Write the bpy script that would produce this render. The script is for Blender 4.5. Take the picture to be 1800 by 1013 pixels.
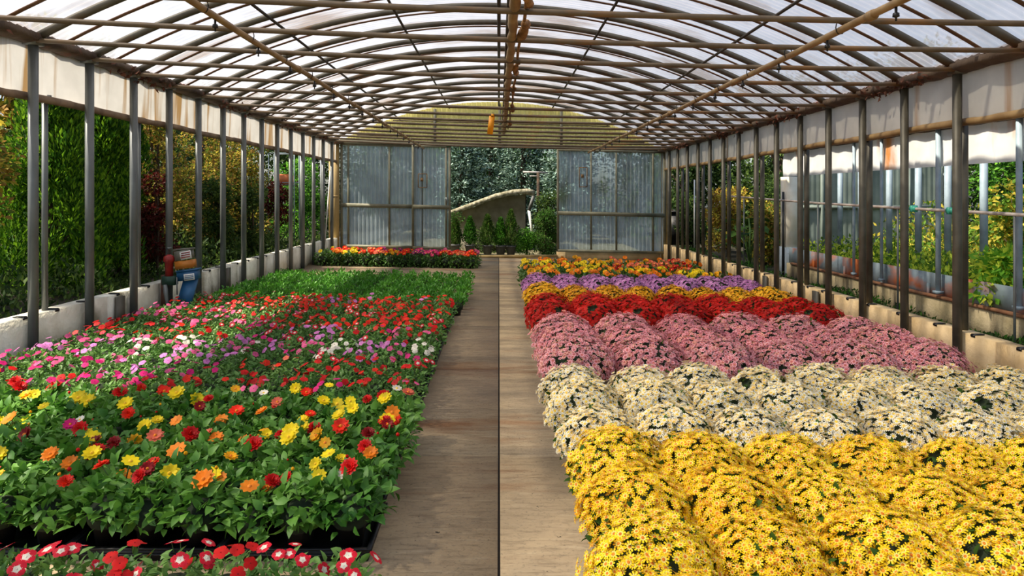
import bpy, math, random
import numpy as np
from math import sin, cos, pi, sqrt, radians

# ------------------------------------------------------------------ scene, camera, light
for o in list(bpy.data.objects):
    bpy.data.objects.remove(o)
SC = bpy.context.scene
COL = SC.collection
F = 1200.0            # focal length in pixels of the 1800 px frame
S = 0.0235            # cross fall of the site, metres down per metre to the right
CAMH = 1.6
YAW = math.atan(F * 3.36e-5)

cd = bpy.data.cameras.new('camera'); cam = bpy.data.objects.new('camera', cd); COL.objects.link(cam)
cd.sensor_width = 36; cd.lens = 36 * F / 1800
cam.location = (0, 0, CAMH); cam.rotation_euler = (pi / 2, 0, -YAW)
PPX = 877 + F * math.tan(YAW)
cd.shift_x = (900 - PPX) / 1800; cd.shift_y = (345 - 506.5) / 1800
cd.clip_end = 300; cd.clip_start = 0.05
SC.camera = cam

w = bpy.data.worlds.new('world'); SC.world = w; w.use_nodes = True
nt = w.node_tree; bg = nt.nodes['Background']
sky = nt.nodes.new('ShaderNodeTexSky'); sky.sky_type = 'NISHITA'; sky.sun_disc = False
sky.sun_elevation = radians(50); sky.sun_rotation = radians(250); sky.dust_density = 2.5
nt.links.new(sky.outputs[0], bg.inputs[0]); bg.inputs[1].default_value = 0.17

sl = bpy.data.lights.new('sun', 'SUN'); sun = bpy.data.objects.new('sun', sl); COL.objects.link(sun)
sl.energy = 7.0; sl.angle = radians(2.0); sl.color = (1.0, 0.90, 0.74)
from mathutils import Vector, Matrix
SUNDIR = Vector((-0.66, -0.14, 0.83)).normalized()
sun.rotation_euler = SUNDIR.to_track_quat('Z', 'Y').to_euler(); sun.location = (-10, -4, 14)

vs = SC.view_settings
vs.view_transform = 'Standard'; vs.look = 'None'; vs.gamma = 1.0; vs.exposure = 0.42
SC.cycles.max_bounces = 7; SC.cycles.diffuse_bounces = 4; SC.cycles.transmission_bounces = 5
SC.cycles.transparent_max_bounces = 8; SC.cycles.sample_clamp_indirect = 4.0
SC.cycles.caustics_reflective = False; SC.cycles.caustics_refractive = False

rng = np.random.default_rng(7)
random.seed(7)

# ------------------------------------------------------------------ helpers
def sh(x): return -S * x
def depth_of(off, X): return abs(X) * F / abs(off) - X * math.tan(YAW)
def proj(x, y, z):
    d = y * cos(YAW) + x * sin(YAW)
    if d < 0.05: return (-9999, -9999)
    return (PPX + F * (x * cos(YAW) - y * sin(YAW)) / d, 345 - F * (z - CAMH) / d)
def inframe(x, y, z, m=40):
    a, b = proj(x, y, z)
    return -m < a < 1800 + m and -m < b < 1013 + m

def lin(c):
    r = []
    for v in c:
        v /= 255.0
        r.append(v / 12.92 if v <= 0.04045 else ((v + 0.055) / 1.055) ** 2.4)
    return tuple(r)

MATS = {}
def mat(name, c1, c2=None, scale=6, rough=0.6, metal=0.0, bump=0.0, bscale=40, trans=0.0, tcol=None, clear=0.0,
        rand=0.0, stretch=(1, 1, 1), c3=None, s3=2.0, t3=0.55, st3=None, spec=0.5, detail=4, ccol=None):
    """procedural surface: noise-mixed base colour, optional third patchy colour, bump, translucency"""
    if name in MATS: return MATS[name]
    m = bpy.data.materials.new(name); m.use_nodes = True; MATS[name] = m
    n = m.node_tree; N = n.nodes; L = n.links
    p = N['Principled BSDF']; out = N['Material Output']
    p.inputs['Roughness'].default_value = rough; p.inputs['Metallic'].default_value = metal
    p.inputs['Specular IOR Level'].default_value = spec
    a = (*lin(c1), 1)
    tc = N.new('ShaderNodeTexCoord'); mp = N.new('ShaderNodeMapping'); mp.inputs['Scale'].default_value = stretch
    L.new(tc.outputs['Object'], mp.inputs['Vector'])
    col = None
    if c2 is not None:
        no = N.new('ShaderNodeTexNoise'); no.inputs['Scale'].default_value = scale; no.inputs['Detail'].default_value = detail
        L.new(mp.outputs[0], no.inputs['Vector'])
        rp = N.new('ShaderNodeMapRange'); rp.inputs[1].default_value = 0.36; rp.inputs[2].default_value = 0.64
        L.new(no.outputs[0], rp.inputs[0])
        mx = N.new('ShaderNodeMix'); mx.data_type = 'RGBA'; mx.inputs[6].default_value = a; mx.inputs[7].default_value = (*lin(c2), 1)
        fac = rp.outputs[0]
        if rand:
            oi = N.new('ShaderNodeObjectInfo'); ad = N.new('ShaderNodeMath'); ad.operation = 'MULTIPLY_ADD'; ad.use_clamp = True
            sb = N.new('ShaderNodeMath'); sb.operation = 'SUBTRACT'; sb.inputs[1].default_value = 0.5
            L.new(oi.outputs['Random'], sb.inputs[0]); L.new(sb.outputs[0], ad.inputs[0]); ad.inputs[1].default_value = rand
            L.new(fac, ad.inputs[2]); fac = ad.outputs[0]
        L.new(fac, mx.inputs[0]); col = mx.outputs[2]
        if c3 is not None:
            n3 = N.new('ShaderNodeTexNoise'); n3.inputs['Scale'].default_value = s3; n3.inputs['Detail'].default_value = 6
            if st3:
                mp3 = N.new('ShaderNodeMapping'); mp3.inputs['Scale'].default_value = st3; mp3.inputs['Location'].default_value = (3.1, 1.7, 5.3)
                L.new(tc.outputs['Object'], mp3.inputs['Vector']); L.new(mp3.outputs[0], n3.inputs['Vector'])
            else: L.new(mp.outputs[0], n3.inputs['Vector'])
            r3 = N.new('ShaderNodeMapRange'); r3.inputs[1].default_value = t3; r3.inputs[2].default_value = t3 + 0.14
            L.new(n3.outputs[0], r3.inputs[0])
            m3 = N.new('ShaderNodeMix'); m3.data_type = 'RGBA'; m3.inputs[7].default_value = (*lin(c3), 1)
            L.new(col, m3.inputs[6]); L.new(r3.outputs[0], m3.inputs[0]); col = m3.outputs[2]
        L.new(col, p.inputs['Base Color'])
    else:
        p.inputs['Base Color'].default_value = a
    if bump:
        nb = N.new('ShaderNodeTexNoise'); nb.inputs['Scale'].default_value = bscale; nb.inputs['Detail'].default_value = 5
        L.new(mp.outputs[0], nb.inputs['Vector'])
        bp = N.new('ShaderNodeBump'); bp.inputs['Strength'].default_value = bump; bp.inputs['Distance'].default_value = 0.02
        L.new(nb.outputs[0], bp.inputs['Height']); L.new(bp.outputs[0], p.inputs['Normal'])
    last = p.outputs[0]
    if trans:
        t = N.new('ShaderNodeBsdfTranslucent')
        if tcol: t.inputs[0].default_value = (*lin(tcol), 1)
        elif col is not None: L.new(col, t.inputs[0])
        else: t.inputs[0].default_value = a
        ms = N.new('ShaderNodeMixShader'); ms.inputs[0].default_value = trans
        L.new(last, ms.inputs[1]); L.new(t.outputs[0], ms.inputs[2]); last = ms.outputs[0]
    if clear:
        t = N.new('ShaderNodeBsdfTransparent')
        if ccol: t.inputs[0].default_value = (*lin(ccol), 1)
        ms = N.new('ShaderNodeMixShader'); ms.inputs[0].default_value = clear
        L.new(last, ms.inputs[1]); L.new(t.outputs[0], ms.inputs[2]); last = ms.outputs[0]
    L.new(last, out.inputs[0])
    return m

class MB:
    """collects geometry and links it as one mesh object"""
    def __init__(s): s.v = []; s.n = 0; s.f = []; s.m = []
    def add(s, V, Fs, mi=0):
        V = np.asarray(V, float).reshape(-1, 3); s.v.append(V)
        for f in Fs: s.f.append(np.asarray(f, int) + s.n); s.m.append(mi)
        s.n += len(V)
    def scatter(s, T, R, P, sc=None):
        """T=(verts, faces, mats) copied with rotations R (N,3,3) to points P"""
        tv, tf, tm = T; N = len(P)
        if N == 0: return
        V = np.einsum('nij,vj->nvi', R, tv)
        if sc is not None: V = V * np.asarray(sc).reshape(-1, 1, 1)
        V = V + np.asarray(P)[:, None, :]
        nv = len(tv)
        for k in range(N):
            off = s.n + k * nv
            for f, mm in zip(tf, tm): s.f.append(np.asarray(f) + off); s.m.append(mm)
        s.v.append(V.reshape(-1, 3)); s.n += N * nv
    def box(s, c, d, mi=0, rz=0, rx=0, ry=0):
        x, y, z = (q / 2 for q in d)
        V = np.array([[a, b, e] for a in (-x, x) for b in (-y, y) for e in (-z, z)])
        if rz or rx or ry:
            V = V @ np.array(Matrix.Rotation(rz, 3, 'Z') @ Matrix.Rotation(ry, 3, 'Y') @ Matrix.Rotation(rx, 3, 'X')).T
        s.add(V + np.array(c), [(0, 1, 3, 2), (4, 6, 7, 5), (0, 4, 5, 1), (2, 3, 7, 6), (0, 2, 6, 4), (1, 5, 7, 3)], mi)
    def tube(s, pts, r, n=10, mi=0, caps=True):
        pts = np.asarray(pts, float); K = len(pts); rr = np.broadcast_to(np.asarray(r, float), (K,))
        t = np.gradient(pts, axis=0); t /= np.linalg.norm(t, axis=1)[:, None] + 1e-9
        up = np.array([0, 0, 1.]) if abs(t[0][2]) < 0.9 else np.array([1., 0, 0])
        V = []
        for i in range(K):
            a = np.cross(up, t[i]); a /= np.linalg.norm(a) + 1e-9; b = np.cross(t[i], a)
            for j in range(n):
                q = 2 * pi * j / n; V.append(pts[i] + rr[i] * (cos(q) * a + sin(q) * b))
        Fs = [(i * n + j, i * n + (j + 1) % n, (i + 1) * n + (j + 1) % n, (i + 1) * n + j) for i in range(K - 1) for j in range(n)]
        if caps: Fs += [tuple(range(n))[::-1], tuple((K - 1) * n + j for j in range(n))]
        s.add(V, Fs, mi)
    def lathe(s, prof, c=(0, 0, 0), n=16, mi=0, cap=True):
        V = [(c[0] + r * cos(2 * pi * j / n), c[1] + r * sin(2 * pi * j / n), c[2] + z) for r, z in prof for j in range(n)]
        K = len(prof)
        Fs = [(i * n + j, i * n + (j + 1) % n, (i + 1) * n + (j + 1) % n, (i + 1) * n + j) for i in range(K - 1) for j in range(n)]
        if cap: Fs += [tuple(range(n))[::-1], tuple((K - 1) * n + j for j in range(n))]
        s.add(V, Fs, mi)
    def mesh(s, name, mats, smooth=False):
        me = bpy.data.meshes.new(name)
        V = np.concatenate(s.v) if s.v else np.zeros((0, 3))
        ls = np.array([len(f) for f in s.f], np.int32)
        me.vertices.add(len(V)); me.vertices.foreach_set('co', V.astype(np.float32).ravel())
        lv = np.concatenate(s.f).astype(np.int32); me.loops.add(len(lv)); me.loops.foreach_set('vertex_index', lv)
        me.polygons.add(len(ls)); st = np.concatenate([[0], np.cumsum(ls)[:-1]]).astype(np.int32)
        me.polygons.foreach_set('loop_start', st); me.polygons.foreach_set('loop_total', ls)
        me.polygons.foreach_set('material_index', np.array(s.m, np.int32))
        if smooth: me.polygons.foreach_set('use_smooth', np.ones(len(ls), bool))
        for m in (mats if isinstance(mats, (list, tuple)) else [mats]): me.materials.append(m)
        me.update(); me.validate()
        return me
    def build(s, name, mats, parent=None, smooth=False, loc=None):
        return obj(name, s.mesh(name, mats, smooth), parent, loc)

def obj(name, me, parent=None, loc=None, rot=None, sc=None):
    o = bpy.data.objects.new(name, me); COL.objects.link(o)
    if parent: o.parent = parent
    if loc is not None: o.location = loc
    if rot is not None: o.rotation_euler = rot
    if sc is not None: o.scale = (sc,) * 3 if np.isscalar(sc) else sc
    return o
def tag(o, label=None, cat=None, group=None, kind=None):
    if label: o['label'] = label
    if cat: o['category'] = cat
    if group: o['group'] = group
    if kind: o['kind'] = kind
    return o
def thing(name, label, cat, loc=(0, 0, 0), rz=0, group=None, sc=1.0):
    o = bpy.data.objects.new(name, None); COL.objects.link(o); o.location = loc; o.rotation_euler = (0, 0, rz)
    o.scale = (sc,) * 3; o.empty_display_size = 0.1
    return tag(o, label, cat, group)
def struct(o, label=None): o['kind'] = 'structure'; (label and tag(o, label)); return o
ORD = ['first', 'second', 'third', 'fourth', 'fifth', 'sixth', 'seventh', 'eighth', 'ninth', 'tenth', 'eleventh', 'twelfth', 'thirteenth',
       'fourteenth', 'fifteenth', 'sixteenth', 'seventeenth', 'eighteenth', 'nineteenth', 'twentieth', 'twenty-first', 'twenty-second', 'twenty-third',
       'twenty-fourth', 'twenty-fifth']

def frames(Nrm, spin=None):
    """(N,3,3) rotations whose z column is Nrm, random spin about it"""
    Nrm = Nrm / (np.linalg.norm(Nrm, axis=1)[:, None] + 1e-9); k = len(Nrm)
    a = np.where(np.abs(Nrm[:, 2:3]) < 0.95, np.array([[0, 0, 1.]]), np.array([[1., 0, 0]]))
    x = np.cross(a, Nrm); x /= np.linalg.norm(x, axis=1)[:, None]; y = np.cross(Nrm, x)
    sp = rng.uniform(0, 2 * pi, k) if spin is None else spin
    c, s_ = np.cos(sp)[:, None], np.sin(sp)[:, None]
    return np.stack([x * c + y * s_, -x * s_ + y * c, Nrm], axis=2)
def frames_dir(D, roll=0.5):
    """rotations whose y column follows D with z roughly up"""
    D = D / (np.linalg.norm(D, axis=1)[:, None] + 1e-9); k = len(D)
    up = np.array([[0, 0, 1.]]) + rng.normal(0, roll, (k, 3))
    x = np.cross(D, up); x /= np.linalg.norm(x, axis=1)[:, None] + 1e-9
    z = np.cross(x, D)
    return np.stack([x, D, z], axis=2)
def leaf_t(L, W, fold=0.15, curl=0.2, mi=0, wide=0.35):
    f, c = fold * W, curl * L
    V = np.array([(0, 0, 0), (0, wide * L, 0), (0, .7 * L, -c * .35), (0, L, -c), (-W / 2, wide * L, f), (-W * .36, .7 * L, f * .7 - c * .35),
                  (W / 2, wide * L, f), (W * .36, .7 * L, f * .7 - c * .35)])
    Fs = [(0, 1, 4), (1, 2, 5, 4), (2, 3, 5), (0, 6, 1), (1, 6, 7, 2), (2, 7, 3)]
    return V, Fs, [mi] * 6
def card_t(L, W, mi=0):
    V = np.array([(0, 0, 0), (-W / 2, L * .45, W * .15), (0, L, -.1 * L), (W / 2, L * .45, W * .15)])
    return V, [(0, 2, 1), (0, 3, 2)], [mi] * 2
def flower_t(r, n, w, cup=0.15, r0=0.18, mi=0, ci=1, cr=0.2, ch=0.06, inner=None, ir=0.45, layers=1, droop=0.0, blunt=0.7):
    """daisy-like head: n petals per layer round a domed centre, +z is its face"""
    V = []; Fs = []; Ms = []
    for l in range(layers):
        sc_ = 1 - l * .24; a0 = l * pi / n; tilt = cup + l * 0.38
        for k in range(n):
            a = a0 + 2 * pi * k / n; ca, sa = cos(a), sin(a); b = len(V); R = r * sc_
            def pt(rad, side, hz): return (ca * rad - sa * side, sa * rad + ca * side, hz)
            h = lambda q: tilt * (q - r0 * r) - droop * (q / R) ** 2 * R
            ww = w * r * sc_
            V += [pt(r0 * r, -ww * .3, l * .02 * r), pt(r0 * r, ww * .3, l * .02 * r), pt(R * ir, -ww * .45, h(R * ir)), pt(R * ir, ww * .45, h(R * ir)),
                  pt(R * .78, -ww * .5, h(R * .78)), pt(R * .78, ww * .5, h(R * .78)),
                  pt(R * (1 - .1 * (blunt)), -ww * .25 * blunt, h(R)), pt(R * (1 - .1 * blunt), ww * .25 * blunt, h(R)), pt(R, 0, h(R) * .98)]
            Fs += [(b, b + 1, b + 3, b + 2), (b + 2, b + 3, b + 5, b + 4), (b + 4, b + 5, b + 7, b + 6), (b + 6, b + 7, b + 8)]
            Ms += [mi if inner is None else inner, mi, mi, mi]
    if ci is not None:
        b = len(V); m = 7
        V += [(cr * r * cos(2 * pi * j / m), cr * r * sin(2 * pi * j / m), 0.02 * r) for j in range(m)]
        V += [(cr * .6 * r * cos(2 * pi * j / m), cr * .6 * r * sin(2 * pi * j / m), ch * r * .8) for j in range(m)] + [(0, 0, ch * r)]
        Fs += [(b + j, b + (j + 1) % m, b + m + (j + 1) % m, b + m + j) for j in range(m)] + [(b + m + j, b + m + (j + 1) % m, b + 2 * m) for j in range(m)]
        Ms += [ci] * (2 * m)
    return np.array(V), Fs, Ms
def small_flower_t(r, n, mi=0, ci=1, cup=.2, inner=None, w=None):
    """light version for the chrysanthemum mounds"""
    V = []; Fs = []; Ms = []; w = w or 1.9 * pi / n * .55
    for k in range(n):
        a = 2 * pi * k / n; ca, sa = cos(a), sin(a); b = len(V)
        def pt(rad, side, hz): return (ca * rad - sa * side, sa * rad + ca * side, hz)
        V += [pt(.2 * r, -.10 * r, 0), pt(.2 * r, .10 * r, 0), pt(.5 * r, -w * .38 * r, cup * .3 * r), pt(.5 * r, w * .38 * r, cup * .3 * r),
              pt(.88 * r, -w * .5 * r, cup * .5 * r), pt(.88 * r, w * .5 * r, cup * .5 * r), pt(r, 0, cup * .4 * r)]
        Fs += [(b, b + 1, b + 3, b + 2), (b + 2, b + 3, b + 5, b + 4), (b + 4, b + 5, b + 6)]
        Ms += [mi if inner is None else inner, mi, mi]
    b = len(V); m = 6
    V += [(.30 * r * cos(2 * pi * j / m), .30 * r * sin(2 * pi * j / m), .03 * r) for j in range(m)] + [(0, 0, .16 * r)]
    Fs += [(b + j, b + (j + 1) % m, b + m) for j in range(m)]; Ms += [ci] * m
    return np.array(V), Fs, Ms

# ------------------------------------------------------------------ materials
M = {}
def concrete():
    m = mat('concrete', (168, 146, 112)); n = m.node_tree; N = n.nodes; K = n.links; p = N['Principled BSDF']
    p.inputs['Roughness'].default_value = .8; p.inputs['Specular IOR Level'].default_value = .3
    tc = N.new('ShaderNodeTexCoord')
    def noise(sc, st, det, lo, hi, loc=(0, 0, 0)):
        mp = N.new('ShaderNodeMapping'); mp.inputs['Scale'].default_value = st; mp.inputs['Location'].default_value = loc
        K.new(tc.outputs['Object'], mp.inputs['Vector']); no = N.new('ShaderNodeTexNoise'); no.inputs['Scale'].default_value = sc
        no.inputs['Detail'].default_value = det; no.inputs['Roughness'].default_value = .62; K.new(mp.outputs[0], no.inputs['Vector'])
        rp = N.new('ShaderNodeMapRange'); rp.inputs[1].default_value = lo; rp.inputs[2].default_value = hi; K.new(no.outputs[0], rp.inputs[0]); return rp.outputs[0]
    def mix(a_, c, f, k=1.0):
        mx = N.new('ShaderNodeMix'); mx.data_type = 'RGBA'; mx.inputs[7].default_value = (*lin(c), 1)
        if isinstance(a_, tuple): mx.inputs[6].default_value = (*lin(a_), 1)
        else: K.new(a_, mx.inputs[6])
        ml = N.new('ShaderNodeMath'); ml.operation = 'MULTIPLY'; ml.inputs[1].default_value = k; K.new(f, ml.inputs[0]); K.new(ml.outputs[0], mx.inputs[0]); return mx.outputs[2]
    c = mix((176, 154, 120), (138, 122, 98), noise(.7, (1, 1, 1), 8, .38, .62))
    c = mix(c, (112, 96, 74), noise(14, (.5, 2.2, 1), 12, .50, .72), .7)
    c = mix(c, (196, 178, 146), noise(10, (.4, 3, 1), 10, .56, .74, (4, 2, 0)), .55)
    c = mix(c, (92, 84, 72), noise(60, (1, 1, 1), 6, .54, .7), .5)
    c = mix(c, (120, 76, 42), noise(.9, (.45, 2.0, 1), 9, .55, .68, (7.3, 1.1, 0)), .75)
    c = mix(c, (40, 34, 28), noise(26, (1, 1, 1), 2, .73, .75, (1, 8, 0)), .9)
    K.new(c, p.inputs['Base Color'])
    bp = N.new('ShaderNodeBump'); bp.inputs['Strength'].default_value = .35; bp.inputs['Distance'].default_value = .01
    K.new(noise(50, (.6, 1.6, 1), 8, 0, 1), bp.inputs['Height']); K.new(bp.outputs[0], p.inputs['Normal']); return m
M['concrete'] = concrete()
M['slab_gap'] = mat('slab_gap', (38, 32, 26))
M['stucco_white'] = mat('whitewashed_stucco', (236, 232, 214), (212, 206, 184), 4, .85, bump=.6, bscale=26, c3=(120, 112, 84), s3=2.5, t3=.6, st3=(1, 1, .35))
M['stucco_tan'] = mat('tan_stucco', (226, 198, 150), (204, 174, 124), 4, .85, bump=.5, bscale=26, c3=(134, 110, 74), s3=2.5, t3=.62, st3=(1, 1, .4))
M['soil'] = mat('soil', (52, 44, 30), (36, 38, 20), 5, .95, bump=.6, bscale=12)
M['gravel'] = mat('yard_ground', (128, 118, 92), (92, 90, 60), 3, .95, bump=.5, bscale=20)
M['steel'] = mat('galvanised_steel', (120, 124, 122), (94, 98, 96), 5, .42, .35, stretch=(1, 1, .4), c3=(78, 66, 48), s3=3, t3=.62)
M['steel_dark'] = mat('weathered_steel', (96, 92, 80), (74, 70, 58), 5, .5, .3, c3=(92, 68, 42), s3=3, t3=.6)
M['pipe_blue'] = mat('blue_grey_pipe', (150, 168, 178), (120, 136, 146), 4, .6, .05)
M['hoop'] = mat('hoop_steel', (98, 94, 82), (74, 70, 60), 4, .5, .2, c3=(104, 78, 50), s3=2, t3=.58)
M['rod'] = mat('rod_steel', (112, 96, 74), (82, 70, 54), 4, .55, .1, c3=(130, 96, 58), s3=2, t3=.56)
M['purlin'] = mat('dark_purlin', (58, 50, 42), (44, 38, 30), 5, .6)
M['band'] = mat('brown_band', (140, 108, 84), (112, 86, 66), 5, .8, trans=.3)
M['rust'] = mat('rusty_gutter', (92, 76, 60), (60, 46, 36), 3, .85, bump=.7, bscale=18, c3=(120, 60, 32), s3=4, t3=.6)
M['pvc'] = mat('aged_pvc', (164, 136, 92), (132, 104, 66), 5, .5, c3=(96, 70, 44), s3=3, t3=.6)
M['black'] = mat('black_plastic', (26, 26, 27), (16, 16, 17), 8, .42)
M['potgrey'] = mat('grey_pot', (104, 104, 102), (80, 80, 80), 8, .6)
M['potclay'] = mat('terracotta_pot', (126, 70, 52), (100, 56, 44), 8, .7)
M['peat'] = mat('peat', (46, 32, 22), (30, 22, 16), 30, 1, bump=.5)

def translucent_sheet(name, tint, dirt, scale=1.2, stretch=(1, 1, 1), thr=.5, clear=.0, tr=.62, streak=None, ccol=None):
    m = mat(name, tint, tuple(int(v * .93) for v in tint), 3, .45, trans=tr, clear=clear, stretch=stretch, c3=dirt, s3=scale, t3=thr, st3=streak, ccol=ccol)
    return m
M['roof'] = translucent_sheet('fibreglass_roof', (224, 226, 234), (176, 162, 150), scale=1.3, thr=.53, streak=(.5, 1.6, 1), clear=.24, tr=.47)
M['curtain'] = translucent_sheet('stained_curtain', (212, 210, 204), (156, 126, 84), scale=2.4, thr=.50, streak=(.2, 2.6, .2), tr=.5)
M['curtain_r'] = translucent_sheet('dusty_curtain', (214, 208, 196), (170, 120, 62), scale=2.2, thr=.62, streak=(.2, 1.5, .14), tr=.45)
M['gable'] = translucent_sheet('yellow_fibreglass', (255, 244, 160), (250, 228, 136), scale=3, thr=.6, tr=.52, clear=.06, ccol=(255, 236, 120))
M['doorsheet'] = translucent_sheet('blue_grey_fibreglass', (214, 230, 236), (136, 142, 120), scale=1.4, thr=.54, tr=.4, clear=.42, ccol=(214, 228, 236), streak=(.9, 1, .35))
M['doorframe'] = mat('door_frame_metal', (124, 122, 100), (98, 98, 80), 4, .6, .1)
M['tanpost'] = mat('tan_post', (176, 150, 96), (140, 118, 72), 4, .7, stretch=(1, 1, .3))

def leafm(name, a, b, tr=.28, rough=.5, rand=.8, spec=.4, scale=9): return mat(name, a, b, scale, rough, trans=tr, rand=rand, spec=spec)
M['g_dahlia'] = leafm('dahlia_leaf', (66, 118, 36), (104, 152, 56))
M['g_imp'] = leafm('impatiens_leaf', (70, 116, 44), (112, 152, 70))
M['g_seed'] = leafm('seedling_leaf', (62, 124, 34), (100, 164, 50))
M['g_mum'] = leafm('mum_leaf', (44, 74, 24), (70, 100, 36), tr=.2, spec=.15, rough=.7)
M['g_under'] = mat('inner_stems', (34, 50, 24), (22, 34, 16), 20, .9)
M['g_gaz'] = leafm('gerbera_leaf', (50, 88, 30), (86, 122, 44))
M['g_stem'] = mat('stem_green', (86, 120, 50), (70, 96, 40), 9, .6)

def petal(name, a, b=None, tr=.3, rand=.9): return mat(name, a, b or tuple(int(v * .82) for v in a), 20, .55, trans=tr, rand=rand, spec=.25)
PET = {'yellow': (255, 226, 20), 'orange': (250, 140, 20), 'red': (214, 16, 12), 'dark red': (140, 8, 14), 'white': (248, 240, 220), 'magenta': (220, 26, 120),
       'scarlet': (246, 44, 12), 'pink': (238, 96, 150), 'lilac': (222, 130, 200), 'salmon': (244, 120, 90), 'amber': (255, 184, 16), 'purple': (150, 30, 110), 'crimson': (226, 24, 50)}
PM = {k: petal('petal_' + k.replace(' ', '_'), v) for k, v in PET.items()}
M['c_orange'] = mat('centre_orange', (226, 132, 14), (190, 96, 10), 40, .8)
M['c_brown'] = mat('centre_brown', (150, 86, 30), (110, 60, 20), 40, .8)
M['c_yellow'] = mat('centre_yellow', (240, 196, 30), (214, 160, 20), 40, .8)
M['c_pink'] = mat('centre_dusky', (190, 110, 70), (150, 80, 60), 40, .8)

# ------------------------------------------------------------------ the setting
CX, HW = 0.08, 4.15           # centre line and half width between the post rows
D = 0.822                     # bay length
Y0 = 6.14                     # first post in view
YB = 17.75                    # back wall
ZE, ZR = 2.88, 4.0            # eave and ridge above the floor
XL, XR = CX - HW, CX + HW
def yb(n): return Y0 + n * D
RA = (HW ** 2 + (ZR - ZE) ** 2) / (2 * (ZR - ZE))
def arc_z(x, lift=0): return ZR - RA + sqrt(max(0, RA * RA - (x - CX) ** 2)) + lift

# floor: slabs with open joints on a dark bed
m = MB()
ys = [-2.1, 0, 2.1, 4.2, 6.3, 8.4, 10.5, 12.6, 14.7, 16.8, 18.1]
xs = [XL - .1, -2.1, -.0, 2.1, XR + .1]
for a, b in zip(ys[:-1], ys[1:]):
    for c, d in zip(xs[:-1], xs[1:]):
        g = .006; V = []
        for (x, y) in ((c + g, a + g * .6), (d - g, a + g * .6), (d - g, b - g * .6), (c + g, b - g * .6)):
            V += [(x, y, sh(x)), (x, y, sh(x) - .05)]
        m.add(V, [(0, 2, 4, 6), (1, 7, 5, 3), (0, 1, 3, 2), (2, 3, 5, 4), (4, 5, 7, 6), (6, 7, 1, 0)])
struct(m.build('floor', M['concrete']))
m = MB(); m.add([(x, y, sh(x) - .03) for x, y in ((XL - .1, -2.2), (XR + .1, -2.2), (XR + .1, 18.1), (XL - .1, 18.1))], [(0, 1, 2, 3)])
struct(m.build('floor_bed', M['slab_gap']))
# ground outside: raised soil beside the walls, yard beyond
m = MB()
def quad(m, x0, x1, y0, y1, z, mi=0, n=1):
    m.add([(x0, y0, z + sh(x0)), (x1, y0, z + sh(x1)), (x1, y1, z + sh(x1)), (x0, y1, z + sh(x0))], [(0, 1, 2, 3)], mi)
quad(m, -40, XL - .24, -8, 50, .30); quad(m, XR + .24, 5.0, -8, 50, .27); quad(m, 5.0, 45, -8, 50, .27)
struct(m.build('ground_soil', M['soil']))
m = MB(); quad(m, XL - .25, XR + .25, 18.1, 60, -.02)
struct(m.build('ground_yard', M['gravel']))
# low walls
for side, X, mm in (('left', XL - .06, 'stucco_white'), ('right', XR + .06, 'stucco_tan')):
    m = MB(); s_ = -1 if side == 'left' else 1
    for k in range(-4, 10):
        y0_ = Y0 + k * 2 * D - .4; y1_ = min(y0_ + 2 * D - .008, YB + .3)
        if y0_ > YB: break
        xa, xb = X, X + s_ * .16; z1 = .44 + random.uniform(-.004, .004)
        V = [(x, y, z + sh(x)) for x in (xa, xb) for y in (y0_, y1_) for z in (-.03, z1)]
        m.add(V, [(0, 1, 3, 2), (4, 6, 7, 5), (0, 4, 5, 1), (2, 3, 7, 6), (0, 2, 6, 4), (1, 5, 7, 3)])
    struct(m.build('wall_' + side, M[mm]))
    # black clips hooked over the top edge
    k = 0; y = 4.3
    cm = MB(); cm.box((0, 0, .003), (.09, .05, .008)); cm.box((-s_ * .048, 0, -.010), (.006, .055, .022))
    cme = cm.mesh('clip', M['black'])
    y = 5.0
    while y < 15:
        o = obj('wall_clip', cme, None, (X + s_ * .045, y, .446 + sh(X)))
        tag(o, f'small black plastic clip hooked over the {side} wall top, {ORD[k]} from the camera', 'clip', f'black clips along the {side} wall')
        y += .46 + random.uniform(-.06, .2); k += 1

# posts
def make_post(r=.04, h=ZE, z0=0): 
    m = MB(); m.lathe([(r, z0), (r, h)], n=12); m.box((0, 0, h - .03), (r * 2.9, r * 2.9, .05)); return m
pl = make_post().mesh('post', M['steel']); pr = make_post().mesh('post', M['steel_dark'])
for n in range(0, 14):
    for side, X, me in (('left', XL, pl), ('right', XR, pr)):
        if not inframe(X, yb(n), 2.5): continue
        o = obj('steel_post', me, None, (X, yb(n), sh(X)))
        tag(o, f'grey steel roof post standing inside the {side} wall, {ORD[n]} from the camera', 'post', f'roof posts along the {side} wall')
pt = make_post(.026, 2.45 - .44).mesh('thin_post', M['steel']); ptr = make_post(.036, 2.9 - .44).mesh('thin_post', M['steel_dark'])
for n in range(0, 7):
    y = yb(n * 2 + .45)
    o = obj('thin_post', pt, None, (XL - .14, y, .44 + sh(XL)))
    tag(o, f'thin pale steel post on top of the left wall, {ORD[n]} from the camera', 'post', 'thin posts on top of the left wall')
    y = yb(n * 2 + .15)
    o = obj('thin_post', ptr, None, (XR + .15, y, .44 + sh(XR)))
    tag(o, f'dark steel outer post on top of the right wall, {ORD[n]} from the camera', 'post', 'outer posts on top of the right wall')
# short wide plates where the posts are bolted to the wall
pm = MB(); pm.box((0, 0, .21), (.03, .15, .42)); pme = pm.mesh('plate', M['steel_dark'])
for k, (X, n) in enumerate(((XL + .005, 1.72), (XR - .005, 5.62), (XR - .005, 3.5), (XL + .005, 5.3))):
    o = obj('anchor_plate', pme, None, (X - .03 * (1 if X < 0 else -1), yb(n), sh(X)))
    tag(o, f'dark upright anchor plate on the {"left" if X < 0 else "right"} wall between posts, {"nearer" if k in (0, 2) else "farther"} one', 'plate')

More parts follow.
